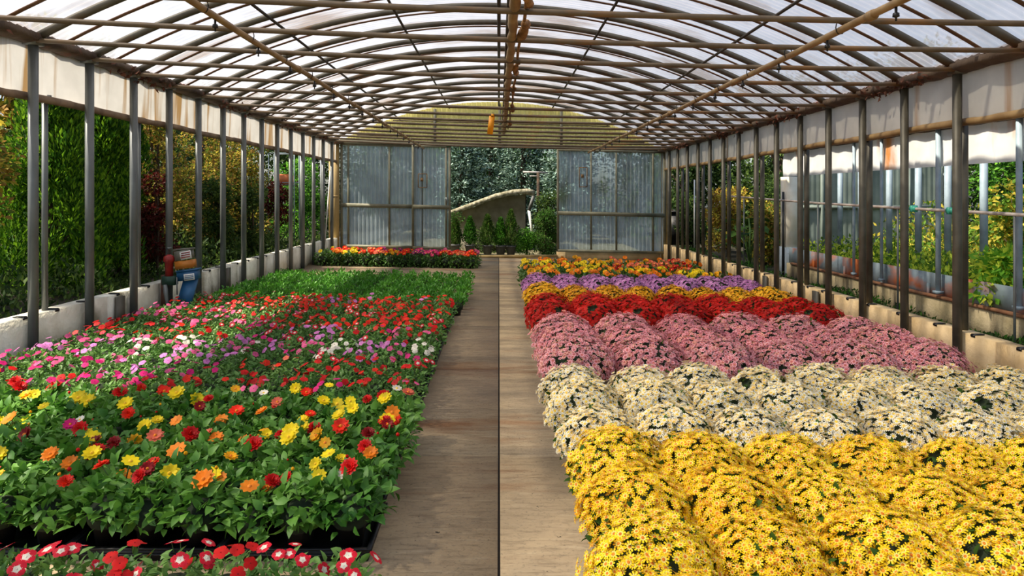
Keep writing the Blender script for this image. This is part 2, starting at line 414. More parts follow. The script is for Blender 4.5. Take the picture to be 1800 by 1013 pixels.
# hoops, tie rods, thin brown bands (mesh origin at the centre of the floor line)
m = MB(); A = math.asin(HW / RA)
arc = [(CX + RA * sin(t), 0, ZR - RA + RA * cos(t) + sh(CX + RA * sin(t))) for t in np.linspace(-A, A, 41)]
m.tube(arc, .038, 8); hoop_me = m.mesh('hoop', M['hoop'], True)
m = MB(); m.tube([(x, 0, ZE - .02 - .05 * (1 - ((x - CX) / HW) ** 2) + sh(x)) for x in np.linspace(XL, XR, 15)], .021, 8)
for x in (XL + 1.0, CX + .9): m.lathe([(.026, -.04), (.026, .04)], (0, 0, 0), 8) if 0 else None
rod_me = m.mesh('rod', M['rod'], True)
m = MB()
V = []; Fs = []
for i, (x, _, z) in enumerate(arc):
    for yy, zz in ((-.022, .04), (.022, .04), (.022, .052), (-.022, .052)): V.append((x, yy, z + zz))
for i in range(len(arc) - 1):
    for j in range(4): Fs.append((i * 4 + j, i * 4 + (j + 1) % 4, (i + 1) * 4 + (j + 1) % 4, (i + 1) * 4 + j))
m.add(V, Fs); band_me = m.mesh('band', M['band'])
k = 0
for n in range(-3, 14):
    o = obj('roof_hoop', hoop_me, None, (0, yb(n), 0))
    tag(o, f'curved grey steel roof hoop, {ORD[k]} from the camera', 'roof hoop', 'steel roof hoops')
    if n >= -2:
        o = obj('tie_rod', rod_me, None, (0, yb(n) - .04, 0))
        tag(o, f'straight brown tie rod across under the roof, {ORD[k - 1]} from the camera', 'tie rod', 'tie rods under the roof')
    if n < 13:
        o = obj('roof_band', band_me, None, (0, yb(n) + D / 2, 0))  # thin brown band midway between two hoops
        tag(o, f'thin brown curved batten behind the {ORD[k]} roof hoop from the camera', 'band', 'thin roof bands')
    k += 1
# purlins
for X, lab in ((-1.28, 'inner left'), (-2.55, 'outer left'), (1.35, 'inner right'), (2.8, 'outer right'), (.0, 'ridge')):
    m = MB(); z = arc_z(X) - .045 + sh(X); r = .017 if lab != 'ridge' else .024
    m.tube([(0, 3.0, 0), (0, YB - .05, 0)], r, 8)
    o = m.build('purlin', M['purlin'], loc=(X, 0, z)); tag(o, f'thin dark {lab} purlin pipe running along under the roof hoops', 'purlin', 'dark roof purlins')
# roof covering: corrugated translucent sheets
m = MB(); per = .09; yy = np.arange(1.0, YB + .25, per / 5); tt = np.linspace(-A * 1.015, A * 1.015, 37)
rows = []
for y in yy:
    a = .011 * sin(2 * pi * y / per)
    for t in tt:
        x = CX + (RA + .075 + a) * sin(t); rows.append((x, y, ZR - RA + (RA + .075 + a) * cos(t) + sh(x)))
K = len(tt); V = np.array(rows)
idx = np.arange(len(yy) * K).reshape(len(yy), K)
Fs = np.stack([idx[:-1, :-1], idx[:-1, 1:], idx[1:, 1:], idx[1:, :-1]], -1).reshape(-1, 4)
m.add(V, list(Fs)); struct(m.build('ceiling', M['roof'], smooth=True))
# eave gutters
for side, X, s_ in (('left', XL, -1), ('right', XR, 1)):
    m = MB(); x0 = X + s_ * .0
    prof = [(-.09, -.02), (-.09, .035), (-.02, .05), (.03, .10), (.10, .12), (.12, -.03), (.03, -.05)]
    V = []; n_ = len(prof); ny = 130
    for i, y in enumerate(np.linspace(2.5, YB, ny)):
        for (a, b) in prof: V.append((X + s_ * a + random.uniform(-.006, .006), y, ZE + b + sh(X) + random.uniform(-.008, .008)))
    m.add(V, [(i * n_ + j, i * n_ + (j + 1) % n_, (i + 1) * n_ + (j + 1) % n_, (i + 1) * n_ + j) for i in range(ny - 1) for j in range(n_)])
    o = m.build('eave_gutter', M['rust']); tag(o, f'rusty brown gutter beam along the {side} eave on the posts', 'gutter')
    # curtain and its roller
    th = thing('side_curtain', f'stained translucent curtain rolled up under the {side} eave', 'curtain', (X + s_ * .075, 0, sh(X)))
    m = MB(); zs = np.linspace(2.40, ZE + .05, 9); yy = np.linspace(3.0, YB, 190)
    V = [(s_ * (.012 * sin(y * 5.1) + .01 * sin(y * 13 + z * 4) + .03 * (ZE - z)), y, z) for y in yy for z in zs]
    K = len(zs); ix = np.arange(len(yy) * K).reshape(len(yy), K)
    m.add(V, list(np.stack([ix[:-1, :-1], ix[:-1, 1:], ix[1:, 1:], ix[1:, :-1]], -1).reshape(-1, 4)))
    m.build('curtain_sheet', M['curtain'] if side == 'left' else M['curtain_r'], th, True)
    m = MB(); m.tube([(s_ * .02, y, 2.39 + .006 * sin(y * 3)) for y in np.linspace(3.0, YB, 40)], .036, 10)
    m.build('roller_pipe', M['pvc'] if side == 'right' else mat('dirty_roll', (150, 128, 104), (112, 92, 74), 5, .8), th, True)
# wilted leaves and dirt caught along the gutters
for side, X in (('left', XL + .06), ('right', XR - .06)):
    m = MB(); k_ = 900; P = np.stack([X + rng.normal(0, .035, k_), rng.uniform(4, 16, k_), ZE - .015 + rng.normal(0, .035, k_) + sh(X)], 1)
    P = P[np.sin(P[:, 1] * 2.3 + X) + rng.normal(0, .4, k_) > .35]
    m.scatter(card_t(.07, .04), frames(rng.normal(0, 1, (len(P), 3))), P)
    o = m.build('leaf_litter', mat('dry_leaves', (104, 60, 38), (66, 40, 28), 9, .9)); tag(o, f'dry brown leaf litter caught along the {side} eave gutter', 'litter', kind='stuff')

# irrigation pipes
for side, X, z in (('left', -1.9, 2.76), ('right', 2.28, 2.76)):
    th = thing('irrigation_pipe', f'tan plastic irrigation pipe hung under the {side} half of the tie rods', 'pipe', (X, 0, z + sh(X)))
    m = MB(); m.tube([(0, y, .005 * sin(y * 2)) for y in np.linspace(3.2, YB - .4, 30)], .024, 10); m.build('pipe', M['pvc'], th, True)
    nm = MB(); nm.lathe([(.008, 0), (.008, -.03), (.018, -.035), (.02, -.055), (.006, -.06), (.006, -.08)], n=8); nme = nm.mesh('nozzle', M['black'])
    cm = MB(); cm.tube([(0, -.03, 0), (0, .03, 0)], .033, 12); cme = cm.mesh('coupler', M['pvc'])
    hm = MB(); hm.tube([(.03 * cos(t), 0, .02 + .045 * sin(t)) for t in np.linspace(0, 2 * pi, 13)], .004, 5); hme = hm.mesh('hanger', M['black'])
    for n in range(-3, 13):
        obj('nozzle', nme, th, (0, yb(n) + .16, -.02)); obj('hanger', hme, th, (0, yb(n) - .02, 0))
        if n % 3 == 0: obj('coupler', cme, th, (0, yb(n) + .42, 0))
# centre pipe with frayed lagging
th = thing('ridge_supply_pipe', 'brown supply pipe with frayed wrapping hanging along the centre line', 'pipe', (.10, 0, 2.83))
m = MB(); yy = np.linspace(3.4, 13.2, 120)
m.tube([(.004 * sin(y * 9), y, .004 * sin(y * 7)) for y in yy], .034 + .006 * np.sin(yy * 17) * np.sin(yy * 5.3), 10); m.build('pipe', M['pvc'], th, True)
m = MB(); m.tube([(-.035, 3.4, .03), (-.035, 13.6, .03)], .014, 7); m.build('cable', M['purlin'], th)
wrap = mat('frayed_wrapping', (170, 128, 82), (112, 78, 48), 14, .95, bump=.8)
for k, (ya, yb_, a) in enumerate(((3.9, 4.45, .05), (4.75, 5.35, .06), (6.3, 6.9, .045), (7.6, 8.1, .04), (9.2, 9.9, .05), (11.2, 11.8, .05))):
    m = MB(); q = np.linspace(ya, yb_, 14)
    m.tube([(.075 + .02 * sin(t * 9 + k), t, -.005 + .02 * sin(t * 13)) for t in q], np.maximum(.008, a * .6 * np.sin((q - ya) / (yb_ - ya) * pi) ** .5 + .006 * np.sin(q * 31)), 8)
    m.build('wrapping', wrap, th, True)
m = MB(); m.tube([(.07 + .008 * sin(t * 3), t, 0) for t in np.linspace(3.4, 12.5, 50)], .012, 6); m.build('hose', wrap, th)

# ------------------------------------------------------------------ back gable, doors
def corr(m, x0, x1, z0f, z1f, y, per=.105, amp=.014, nz=6, mi=0):
    xs_ = np.arange(x0, x1 + 1e-6, per / 6); V = []
    for x in xs_:
        za, zb = z0f(x), z1f(x)
        for q in np.linspace(0, 1, nz): V.append((x, y + amp * sin(2 * pi * x / per), za + (zb - za) * q + sh(x)))
    ix = np.arange(len(xs_) * nz).reshape(len(xs_), nz)
    m.add(V, list(np.stack([ix[:-1, :-1], ix[1:, :-1], ix[1:, 1:], ix[:-1, 1:]], -1).reshape(-1, 4)), mi)
ZD = 2.93     # underside of the gable rail
m = MB(); corr(m, XL + .15, XR - .15, lambda x: ZD, lambda x: max(ZD + .02, arc_z(x) + .05), YB, nz=5, per=.13, amp=.035)
gab = struct(m.build('wall_back', M['gable'], smooth=True), 'yellow corrugated gable')
m = MB()
for i in range(5):
    zz = ZD + .16 + i * .2
    hwid = sqrt(max(0, RA ** 2 - (RA - (ZR - zz)) ** 2)) - .05
    m.tube([(x, YB - .05, zz + sh(x)) for x in (CX - hwid, CX, CX + hwid)], .018, 6)
struct(m.build('trim_1', M['rod']), 'horizontal rails across the yellow gable')
m = MB()
for x in (-1.65, .02, 1.62): m.box((x, YB - .055, (ZD + arc_z(x)) / 2 + sh(x)), (.07, .06, arc_z(x) - ZD))
struct(m.build('trim_2', M['doorframe']), 'upright studs of the yellow gable')
m = MB()
V = [(x, YB + dy, ZD + dz + sh(x)) for x in (XL, XR) for dy in (-.09, .03) for dz in (-.07, .04)]
m.add(V, [(0, 1, 3, 2), (4, 6, 7, 5), (0, 4, 5, 1), (2, 3, 7, 6), (0, 2, 6, 4), (1, 5, 7, 3)])
struct(m.build('trim_3', M['doorframe']), 'rail above the doors')
def wx(px, y=YB): # world x of a picture column on plane y
    t = (px - PPX) / F; return y * (t * cos(YAW) + sin(YAW)) / (cos(YAW) - t * sin(YAW))
def wz(py, x, y): return CAMH - (py - 345) / F * (y * cos(YAW) + x * sin(YAW))
def door(name, edges, zmid, label, y):
    x0, x1 = wx(edges[0]), wx(edges[-1]); zb, zt = .2, ZD - .06
    e = bpy.data.objects.new(name, None); COL.objects.link(e); e.location = (x0, y, 0); e['kind'] = 'structure'; e['label'] = label
    m = MB(); corr(m, x0, x1, lambda x: zb, lambda x: zt, 0, per=.105, amp=.034); m.add([], [])
    o = m.build('door_sheet', M['doorsheet'], e, True); o.location = (-x0, 0, 0)
    m = MB()
    for px in edges:
        x = wx(px); wd = .06 if px in (edges[0], edges[-1]) else .045
        m.box((x - x0, -.035, (zb + zt) / 2 + sh(x)), (wd, .045, zt - zb))
    xm = (x0 + x1) / 2
    for z, hh in ((zb + .03, .07), (zmid, .10), (zt - .03, .05)):
        V = [(x - x0, dy, z + dz + sh(x)) for x in (x0, x1) for dy in (-.06, -.015) for dz in (-hh / 2, hh / 2)]
        m.add(V, [(0, 1, 3, 2), (4, 6, 7, 5), (0, 4, 5, 1), (2, 3, 7, 6), (0, 2, 6, 4), (1, 5, 7, 3)])
    m.build('door_frame', M['doorframe'], e)
    return e, x0
e1, x1_ = door('door_1', (601, 613, 685, 731, 742), 1.28, 'fixed corrugated panel left of the doorway', YB)
e2, x2_ = door('door_2', (727, 785, 791), 1.28, 'sliding corrugated leaf at the left of the doorway', YB - .08)
e3, x3_ = door('door_3', (980, 1038, 1082, 1146, 1166), 1.2, 'corrugated sliding door right of the doorway', YB - .08)
# rust marks framing on doors, latch
for (e, x0, px, py, w_, h_) in ((e2, x2_, 744, 318, .22, .35), (e3, x3_, 1024, 312, .2, .5)):
    x = wx(px); z = wz(py, x, YB) + 0
    m = MB()
    for a, b, c, d in ((-w_ / 2, 0, .02, h_), (w_ / 2, 0, .02, h_), (0, h_ / 2, w_, .02), (0, -h_ / 2, w_, .02), (-.02, .03, .07, .09)): m.box((x - x0 + a, -.062, z + b), (c, .008, d))
    m.build('rust_patch_frame', mat('rust_mark', (140, 110, 70), (110, 84, 52), 20, .9), e)
m = MB(); m.box((wx(786) - x2_, -.08, 1.5), (.05, .04, .14)); m.build('door_handle', M['steel'], e2)
# sill kerb below doors, threshold board
m = MB()
for x0, x1 in ((XL, wx(792)), (wx(979), XR)):
    V = [(x, YB + dy, z + sh(x)) for x in (x0, x1) for dy in (-.02, .14) for z in (-.02, .19)]
    m.add(V, [(0, 1, 3, 2), (4, 6, 7, 5), (0, 4, 5, 1), (2, 3, 7, 6), (0, 2, 6, 4), (1, 5, 7, 3)])
struct(m.build('baseboard_back', M['stucco_tan']), 'low kerb under the doors')
m = MB(); m.box(((wx(792) + wx(979)) / 2, YB, .035), (wx(979) - wx(792), .14, .07)); struct(m.build('trim_4', M['tanpost']), 'threshold board of the doorway')
for side, px in (('left', 590), ('right', 1172)):
    x = wx(px); m = MB(); m.box((0, 0, ZE / 2), (.2, .1, ZE)); m.box((0, -.052, 1.5), (.21, .006, .03)); m.box((-.13, .01, ZE / 2), (.05, .08, ZE))
    struct(m.build('trim_5' if side == 'left' else 'trim_6', M['tanpost'], loc=(x, YB - .05, sh(x))), f'tan corner post at the {side} end of the back wall')
# green clamp above the doorway
m = MB(); x = wx(783); m.tube([(-.35, 0, 0), (.05, 0, -.02), (.12, 0, -.03)], .016, 7); m.box((.1, 0, -.03), (.12, .04, .05))
o = m.build('door_cord', mat('green_rope', (26, 96, 70), (18, 66, 50), 9, .7), loc=(x, YB - .13, ZD - .045 + sh(x))); tag(o, 'short green cord clamped to the rail above the doorway', 'cord')
# orange insect trap
yt = yb(5) - .085; x = wx(863, yt); z = wz(219, x, yt)
th = thing('sticky_insect_trap', 'orange-yellow sticky card hanging from a tie rod before the yellow gable', 'insect trap', (x, yt, z - .15))
m = MB(); m.box((0, 0, .14), (.085, .004, .27), ry=.12); m.box((.026, 0, .285), (.045, .004, .05), ry=.12); m.build('card', mat('orange_card', (250, 176, 30), (240, 160, 20), 10, .5, trans=.3), th)
m = MB(); m.tube([(.03, 0, .30), (.03, .0, .335), (.03, .045, .335)], .003, 4); m.build('wire', M['black'], th)

# ------------------------------------------------------------------ plants for the beds
def dome_points(n, R, H, z0, tmax=1.75, jit=.5):
    i = np.arange(n) + .5
    u = 1 - i / n * (1 - cos(tmax)); th_ = np.arccos(u); ph = i * 2.399963 + rng.uniform(0, 6)
    th_ = th_ + rng.normal(0, jit * .05, n); ph = ph + rng.normal(0, jit * .12, n)
    q = 1 + .06 * np.sin(3 * ph + rng.uniform(0, 6)) * np.sin(th_) + .04 * np.sin(5 * ph + 4 * th_) + rng.normal(0, .03, n)
    P = np.stack([R * q * np.sin(th_) * np.cos(ph), R * q * np.sin(th_) * np.sin(ph), z0 + H * q * np.cos(th_)], 1)
    Nn = np.stack([np.sin(th_) * np.cos(ph) / R, np.sin(th_) * np.sin(ph) / R, np.cos(th_) / H], 1)
    Nn /= np.linalg.norm(Nn, axis=1)[:, None]
    return P, Nn
def pot_mesh(r, h, m_):
    m = MB(); m.lathe([(r * .74, 0), (r * .96, h * .86), (r * 1.05, h * .86), (r * 1.06, h), (r * .95, h), (r * .93, h * .88)], n=16)
    m.lathe([(.001, h * .9), (r * .93, h * .9)], n=12, mi=1, cap=False); return m.mesh('pot', [m_, M['peat']])
def mum_kind(R, H, z0, pet, pet2, cen, inner, rf, npet, count, holes=2, variants=4, leafm_='g_mum'):
    out = []
    T1 = small_flower_t(rf, npet, 0, 2, inner=3); T2 = small_flower_t(rf * .95, npet, 1, 2, inner=3)
    for v in range(variants):
        P, Nn = dome_points(count, R, H, z0)
        keep = np.ones(len(P), bool)
        for _ in range(holes):
            a = rng.uniform(0, 2 * pi); t = rng.uniform(.5, 1.5); c = np.array([R * sin(t) * cos(a), R * sin(t) * sin(a), z0 + H * cos(t)])
            d = np.linalg.norm((P - c) * [1, 1, 1.3], axis=1); keep &= ~((d < rng.uniform(.025, .055)) & (rng.random(len(P)) < .9))
        keep &= rng.random(len(P)) > np.clip((z0 + .03 - P[:, 2]) / .1, 0, .8)
        P, Nn = P[keep], Nn[keep]
        Nf = Nn + rng.normal(0, .28, Nn.shape) + [0, 0, .25]
        P = P + Nn * rng.normal(0.012, .008, (len(P), 1))
        sel = rng.random(len(P)) < .2; sc = rng.uniform(.78, 1.12, len(P))
        m = MB(); Rf = frames(Nf)
        m.scatter(T1, Rf[~sel], P[~sel], sc[~sel]); m.scatter(T2, Rf[sel], P[sel], sc[sel])
        fl = m.mesh('flowers', [pet, pet2, cen, inner])
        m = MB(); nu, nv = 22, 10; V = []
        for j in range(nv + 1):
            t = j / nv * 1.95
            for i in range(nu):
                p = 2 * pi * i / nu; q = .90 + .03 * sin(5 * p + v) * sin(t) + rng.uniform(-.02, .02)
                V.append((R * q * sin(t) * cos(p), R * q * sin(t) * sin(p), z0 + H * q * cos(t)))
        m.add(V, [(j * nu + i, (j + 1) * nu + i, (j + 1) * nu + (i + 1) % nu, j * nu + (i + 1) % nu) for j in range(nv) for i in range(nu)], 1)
        P2, N2 = dome_points(260, R * .93, H * .93, z0, 2.0, 1.0)
        dirs = N2 * .5 + rng.normal(0, .5, N2.shape)
        m.scatter(leaf_t(.042, .024), frames_dir(dirs), P2, rng.uniform(.7, 1.2, len(P2)))
        fo = m.mesh('foliage', [M[leafm_], M['g_under']])
        out.append((fl, fo))
    return out
def pp(name, a, b): return petal(name, a, b)
KY = mum_kind(.238, .20, .17, pp('mum_yellow', (255, 228, 36), (254, 210, 20)), pp('mum_gold', (250, 196, 24), (240, 168, 16)), M['c_orange'], pp('mum_pale_ring', (255, 240, 140), (252, 228, 100)), .0215, 9, 800, 3)
KC = mum_kind(.236, .20, .17, pp('mum_cream', (255, 250, 232), (248, 240, 208)), pp('mum_buff', (244, 226, 190), (238, 214, 170)), M['c_yellow'], pp('mum_cream_ring', (244, 226, 150), (238, 210, 120)), .0205, 9, 820, 3)
KP = mum_kind(.31, .25, .17, pp('mum_pink', (246, 186, 188), (236, 158, 168)), pp('mum_peach', (250, 200, 170), (238, 172, 150)), M['c_pink'], pp('mum_pink_ring', (210, 112, 128), (196, 96, 112)), .0215, 8, 1150, 2)
KR = mum_kind(.29, .23, .17, pp('mum_red', (224, 26, 16), (196, 14, 12)), pp('mum_deep_red', (184, 12, 14), (156, 8, 12)), petal('mum_red_centre', (190, 60, 20)), petal('mum_red_ring', (190, 16, 12)), .0225, 8, 900, 1, 3)
KG = mum_kind(.24, .19, .17, pp('mum_golden', (250, 196, 20), (240, 166, 12)), pp('mum_golden_dark', (226, 140, 16), (200, 110, 12)), M['c_orange'], petal('mum_golden_ring', (250, 206, 60)), .022, 8, 620, 2, 3)
KV = mum_kind(.24, .20, .17, pp('mum_mauve', (226, 166, 220), (206, 136, 202)), pp('mum_violet', (180, 104, 180), (160, 88, 160)), M['c_brown'], petal('mum_mauve_ring', (210, 140, 204)), .022, 8, 620, 2, 3)
pots = {'g': pot_mesh(.105, .17, M['potgrey']), 'b': pot_mesh(.105, .17, M['black']), 'c': pot_mesh(.1, .16, M['potclay'])}

def mum_block(kinds, colour, block, y0, rows, dy, x0, dx, seed, group, sc=1.0, potk='b', skip=()):
    r_ = random.Random(seed)
    for j in range(rows):
        for i in range(12):
            x = x0 + i * dx + (j % 2) * .0 + r_.uniform(-.02, .02); y = y0 + j * dy + r_.uniform(-.02, .02)
            if x > XR - .2 or (i, j) in skip: continue
            zt_ = .38
            if not (inframe(x - .24, y, zt_, 130) or inframe(x, y + .1, zt_, 0)): continue
            where = f'{ORD[i]} from the aisle, {ORD[j]} row of the {block}'
            lab = f'{colour} potted chrysanthemum, {where}'
            th = thing('potted_chrysanthemum', lab, 'potted plant', (x, y, sh(x)), r_.uniform(0, 6.28), group, sc * r_.uniform(.95, 1.05))
            fl, fo = r_.choice(kinds)
            f_ = obj('flowers', fl, th); f_['kind'] = 'stuff'
            obj('foliage', fo, th)
            obj('pot', pots['g' if (i == 0 and j == 0 and potk == 'g') else ('c' if potk == 'c' else 'b')], th)
mum_block(KY, 'yellow', 'near yellow block', 2.12, 4, .455, .60, .455, 1, 'yellow chrysanthemums in the near block')
mum_block(KC, 'cream', 'cream block', 3.98, 3, .50, .56, .46, 2, 'cream chrysanthemums', potk='g')
mum_block(KP, 'dusty pink', 'pink block', 5.72, 3, .60, .66, .60, 3, 'pink chrysanthemums')
mum_block(KR, 'deep red', 'red block', 7.85, 2, .60, .62, .52, 4, 'red chrysanthemums')
mum_block(KG, 'golden', 'golden block', 9.15, 2, .50, .62, .46, 5, 'golden chrysanthemums', skip=((3, 0), (4, 0)))
mum_block(KV, 'mauve', 'mauve block', 10.4, 2, .50, .60, .46, 6, 'mauve chrysanthemums', potk='c')

# --- leafy bedding plants
def bush(nl, R, H, z0, T, tilt=.5, up=.35, under=True, umat=1, stems=0, tm=1.6):
    m = MB(); P, Nn = dome_points(nl, R, H, z0, tm, 2.0)
    q = rng.uniform(.62, 1.08, (nl, 1)); C = np.array([0, 0, z0]); P = C + (P - C) * q
    Dd = Nn * .7 + rng.normal(0, tilt, Nn.shape) + [0, 0, up - .3]
    m.scatter(T, frames_dir(Dd, .45), P - Dd / np.linalg.norm(Dd, axis=1)[:, None] * .02, rng.uniform(.65, 1.2, nl))
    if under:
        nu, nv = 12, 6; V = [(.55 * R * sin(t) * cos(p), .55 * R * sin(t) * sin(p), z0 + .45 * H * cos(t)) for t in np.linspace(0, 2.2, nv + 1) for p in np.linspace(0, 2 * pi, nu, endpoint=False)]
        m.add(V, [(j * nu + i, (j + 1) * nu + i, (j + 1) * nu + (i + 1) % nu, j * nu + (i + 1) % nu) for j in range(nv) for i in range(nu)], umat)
    return m
smallpot = pot_mesh(.062, .10, M['black'])
# dahlias
DF = [bush(190, .15, .15, .13, leaf_t(.062, .036, .12, .28)).mesh('foliage', [M['g_dahlia'], M['g_under']]) for _ in range(5)]
def head_mesh(nm, col, kind):
    cen = M['c_yellow'] if col in ('yellow', 'white') else M['c_orange']
    if kind == 'single': T = flower_t(.041, 9, .50, .12, mi=0, ci=1, cr=.24, ch=.14)
    elif kind == 'semi': T = flower_t(.044, 10, .44, .10, mi=0, ci=1, cr=.2, ch=.2, layers=2)
    else: T = flower_t(.044, 11, .42, .05, mi=0, ci=0, cr=.16, ch=.7, layers=4)
    m = MB(); m.scatter(T, np.eye(3)[None], [(0, 0, 0)])
    m.tube([(0, 0, .0), (0.004, 0, -.05), (.012, 0, -.11)], .0028, 5, mi=2)
    return m.mesh(nm, [PM[col], cen, M['g_stem']])
HM = {}
def head(col, kind):
    if (col, kind) not in HM: HM[(col, kind)] = head_mesh('flower', col, kind)
    return HM[(col, kind)]
def place_head(me, th, p, n, sc=1.0):
    o = obj('flower', me, th, p); o.rotation_euler = Vector(n).to_track_quat('Z', 'X').to_euler(); o.rotation_euler.rotate_axis('Z', random.uniform(0, 6.28)); o.scale = (sc,) * 3
    return o
BUD = []
for c_ in ('amber', 'red', 'salmon'):
    m = MB(); m.lathe([(.001, -.011), (.009, -.006), (.011, .001), (.007, .009), (.001, .013)], n=8, cap=False); m.tube([(0, 0, -.01), (.004, 0, -.07)], .002, 4, mi=1)
    BUD.append(m.mesh('bud', [PM[c_] if c_ != 'salmon' else M['g_stem'], M['g_stem']], True))
def wordlist(cols):
    c = []
    for k in cols:
        if k not in c: c.append(k)
    return ' and '.join(c[:2])
dcol = ['yellow'] * 13 + ['red'] * 5 + ['orange'] * 5 + ['amber'] * 3 + ['dark red'] * 3 + ['white'] * 2 + ['scarlet'] * 3 + ['magenta'] + ['salmon']
kindof = {'yellow': ['single', 'semi'], 'red': ['double'], 'orange': ['semi', 'single'], 'amber': ['semi', 'single'], 'dark red': ['double', 'semi'], 'white': ['single', 'semi'], 'scarlet': ['double', 'semi'], 'magenta': ['semi'], 'salmon': ['semi']}
r_ = random.Random(21)
for j in range(7):
    for i in range(14):
        x = -.645 - i * .215 + r_.uniform(-.02, .02); y = 3.06 + j * .215 + r_.uniform(-.02, .02)
        if not inframe(x + .12, y, .35, 90): continue
        nf = r_.choices([0, 1, 2, 3], [1, 6, 6, 2])[0]
        cols = [r_.choice(dcol) for _ in range(nf)]
        what = f'dahlia with {wordlist(cols)} blooms' if nf else 'dahlia with green leaves only'
        th = thing('dahlia_plant', f'{what}, {ORD[i]} from the aisle, {ORD[j]} dahlia row', 'potted plant', (x, y, .03 + sh(x)), 0, 'dahlias', r_.uniform(.92, 1.12))
        obj('foliage', r_.choice(DF), th, rot=(0, 0, r_.uniform(0, 6.28))); obj('pot', smallpot, th)
        for _ in range(r_.choice([0, 1, 2])):
            a = r_.uniform(0, 6.28); rr = r_.uniform(.02, .12); place_head(r_.choice(BUD), th, (cos(a) * rr, sin(a) * rr, r_.uniform(.28, .34) - rr * .4), (r_.uniform(-.5, .5), r_.uniform(-.5, .5), 1), r_.uniform(.5, .9)).name = 'bud'
        for c in cols:
            a = r_.uniform(0, 6.28); rr = r_.uniform(.02, .11); zz = r_.uniform(.285, .35) - rr * .45
            nrm = (cos(a) * rr * 3 + r_.uniform(-.3, .3), sin(a) * rr * 2 - .45 + r_.uniform(-.35, .3), r_.uniform(.5, 1))
            place_head(head(c, r_.choice(kindof[c])), th, (cos(a) * rr, sin(a) * rr, zz), nrm, r_.uniform(.72, 1.12))
# trays
def tray(lx, ly):
    m = MB(); t = .006; h = .055
    m.box((0, 0, .006), (lx, ly, .008))
    for s_ in (-1, 1):
        m.box((s_ * (lx / 2), 0, h / 2), (t, ly, h)); m.box((0, s_ * (ly / 2), h / 2), (lx, t, h))
        m.box((s_ * (lx / 2 + .006), 0, h), (.02, ly + .03, .006)); m.box((0, s_ * (ly / 2 + .006), h), (lx + .03, .02, .006))
        m.box((0, s_ * (ly / 2 + .006), h * .5), (lx + .02, .01, .008))
    return m.mesh('tray', M['black'])
def trays(name_, me, pos, grp, lab):
    for k, (x, y) in enumerate(pos):
        o = obj('plant_tray', me, None, (x, y, sh(x) + .002)); o.rotation_euler = (0, S, 0)
        tag(o, lab.format(ORD[k]), 'tray', grp)
trays('t', tray(.62, .42), [(-.88 - k * .645, 3.20) for k in range(3)], 'black trays at the front of the dahlias', 'black plastic tray at the front of the dahlia bed, {} from the aisle')
trays('t', tray(.42, .62), [(-.80, 3.8)], 'tray', 'black plastic tray at the aisle edge of the dahlia bed')
trays('t', tray(.42, .62), [(-.80, 4.9 + k * .66) for k in range(7)], 'black trays along the aisle under the impatiens', 'black plastic tray under the impatiens on the aisle edge, {} from the camera')

# impatiens
IF = [bush(150, .145, .12, .11, leaf_t(.045, .021, .14, .25)).mesh('foliage', [M['g_imp'], M['g_under']]) for _ in range(5)]
def imp_flower(col, two=None):
    T = flower_t(.027, 5, .88, .16, r0=.05, mi=0, ci=1, cr=.09, ch=.08, inner=2 if two else 0, ir=.36, blunt=1.1, droop=.18)
    m = MB(); m.scatter(T, np.eye(3)[None], [(0, 0, 0)]); m.tube([(0, 0, 0), (.004, 0, -.04)], .0015, 4, mi=3)
    return m.mesh('flower', [PM[col], PM['white'] if two else PM['dark red'], PM['white'] if two else PM[col], M['g_stem']])
IFL = {c: imp_flower(c) for c in ('red', 'scarlet', 'magenta', 'pink', 'lilac', 'white', 'salmon')}
IFL['red and white'] = imp_flower('crimson', True)
spots = [dome_points(26, .15, .135, .12, 1.15, 2.0) for _ in range(6)]
def impatiens(x, y, col, nf, label, grp, r_, sc=1.0, zb=.03):
    th = thing('impatiens_plant', label, 'potted plant', (x, y, zb + sh(x)), 0, grp, sc)
    obj('foliage', r_.choice(IF), th, rot=(0, 0, r_.uniform(0, 6.28))); obj('pot', smallpot, th)
    P, Nn = r_.choice(spots); a = r_.uniform(0, 6.28); R3 = np.array(Matrix.Rotation(a, 3, 'Z'))
    for k in r_.sample(range(len(P)), nf):
        p = R3 @ (P[k] * [1, 1, 1.0] + [0, 0, .018]); n_ = R3 @ (Nn[k] + [0, 0, .3]) + np.array([0, -.35, 0])
        place_head(IFL[col], th, p, n_, r_.uniform(.85, 1.2))
def band_colour(x, y, r_):
    q = (y - 4.6) / 4.6     # 0 near .. 1 far
    if q < .10: return r_.choice(['red', 'magenta', 'scarlet', 'red', 'pink'] if x > -2.3 else ['magenta', 'pink', 'magenta', 'red', 'lilac'])
    if q < .22: return r_.choice(['red', 'red', 'red and white', 'salmon', 'scarlet'] if x > -1.9 else ['magenta', 'pink', 'lilac', 'magenta', 'scarlet'])
    if q < .38: return r_.choice(['lilac', 'pink', 'magenta', 'lilac', 'white', 'pink'])
    if q < .50: return r_.choice(['magenta', 'pink', 'red and white', 'red', 'lilac'] if x > -2.6 else ['red', 'red', 'scarlet'])
    if q < .70: return r_.choice(['scarlet', 'red', 'scarlet', 'red and white'] if x > -2.2 else ['red and white', 'red', 'pink'])
    if q < .86: return r_.choice(['scarlet', 'scarlet', 'scarlet', 'red']) if (x > -1.5 or q > .74) else r_.choice(['red', 'pink', 'red and white'])
    return r_.choice(['scarlet', 'red', 'lilac'] if x > -2.2 else ['red and white', 'red', 'scarlet'])
r_ = random.Random(5)
nrow = 18
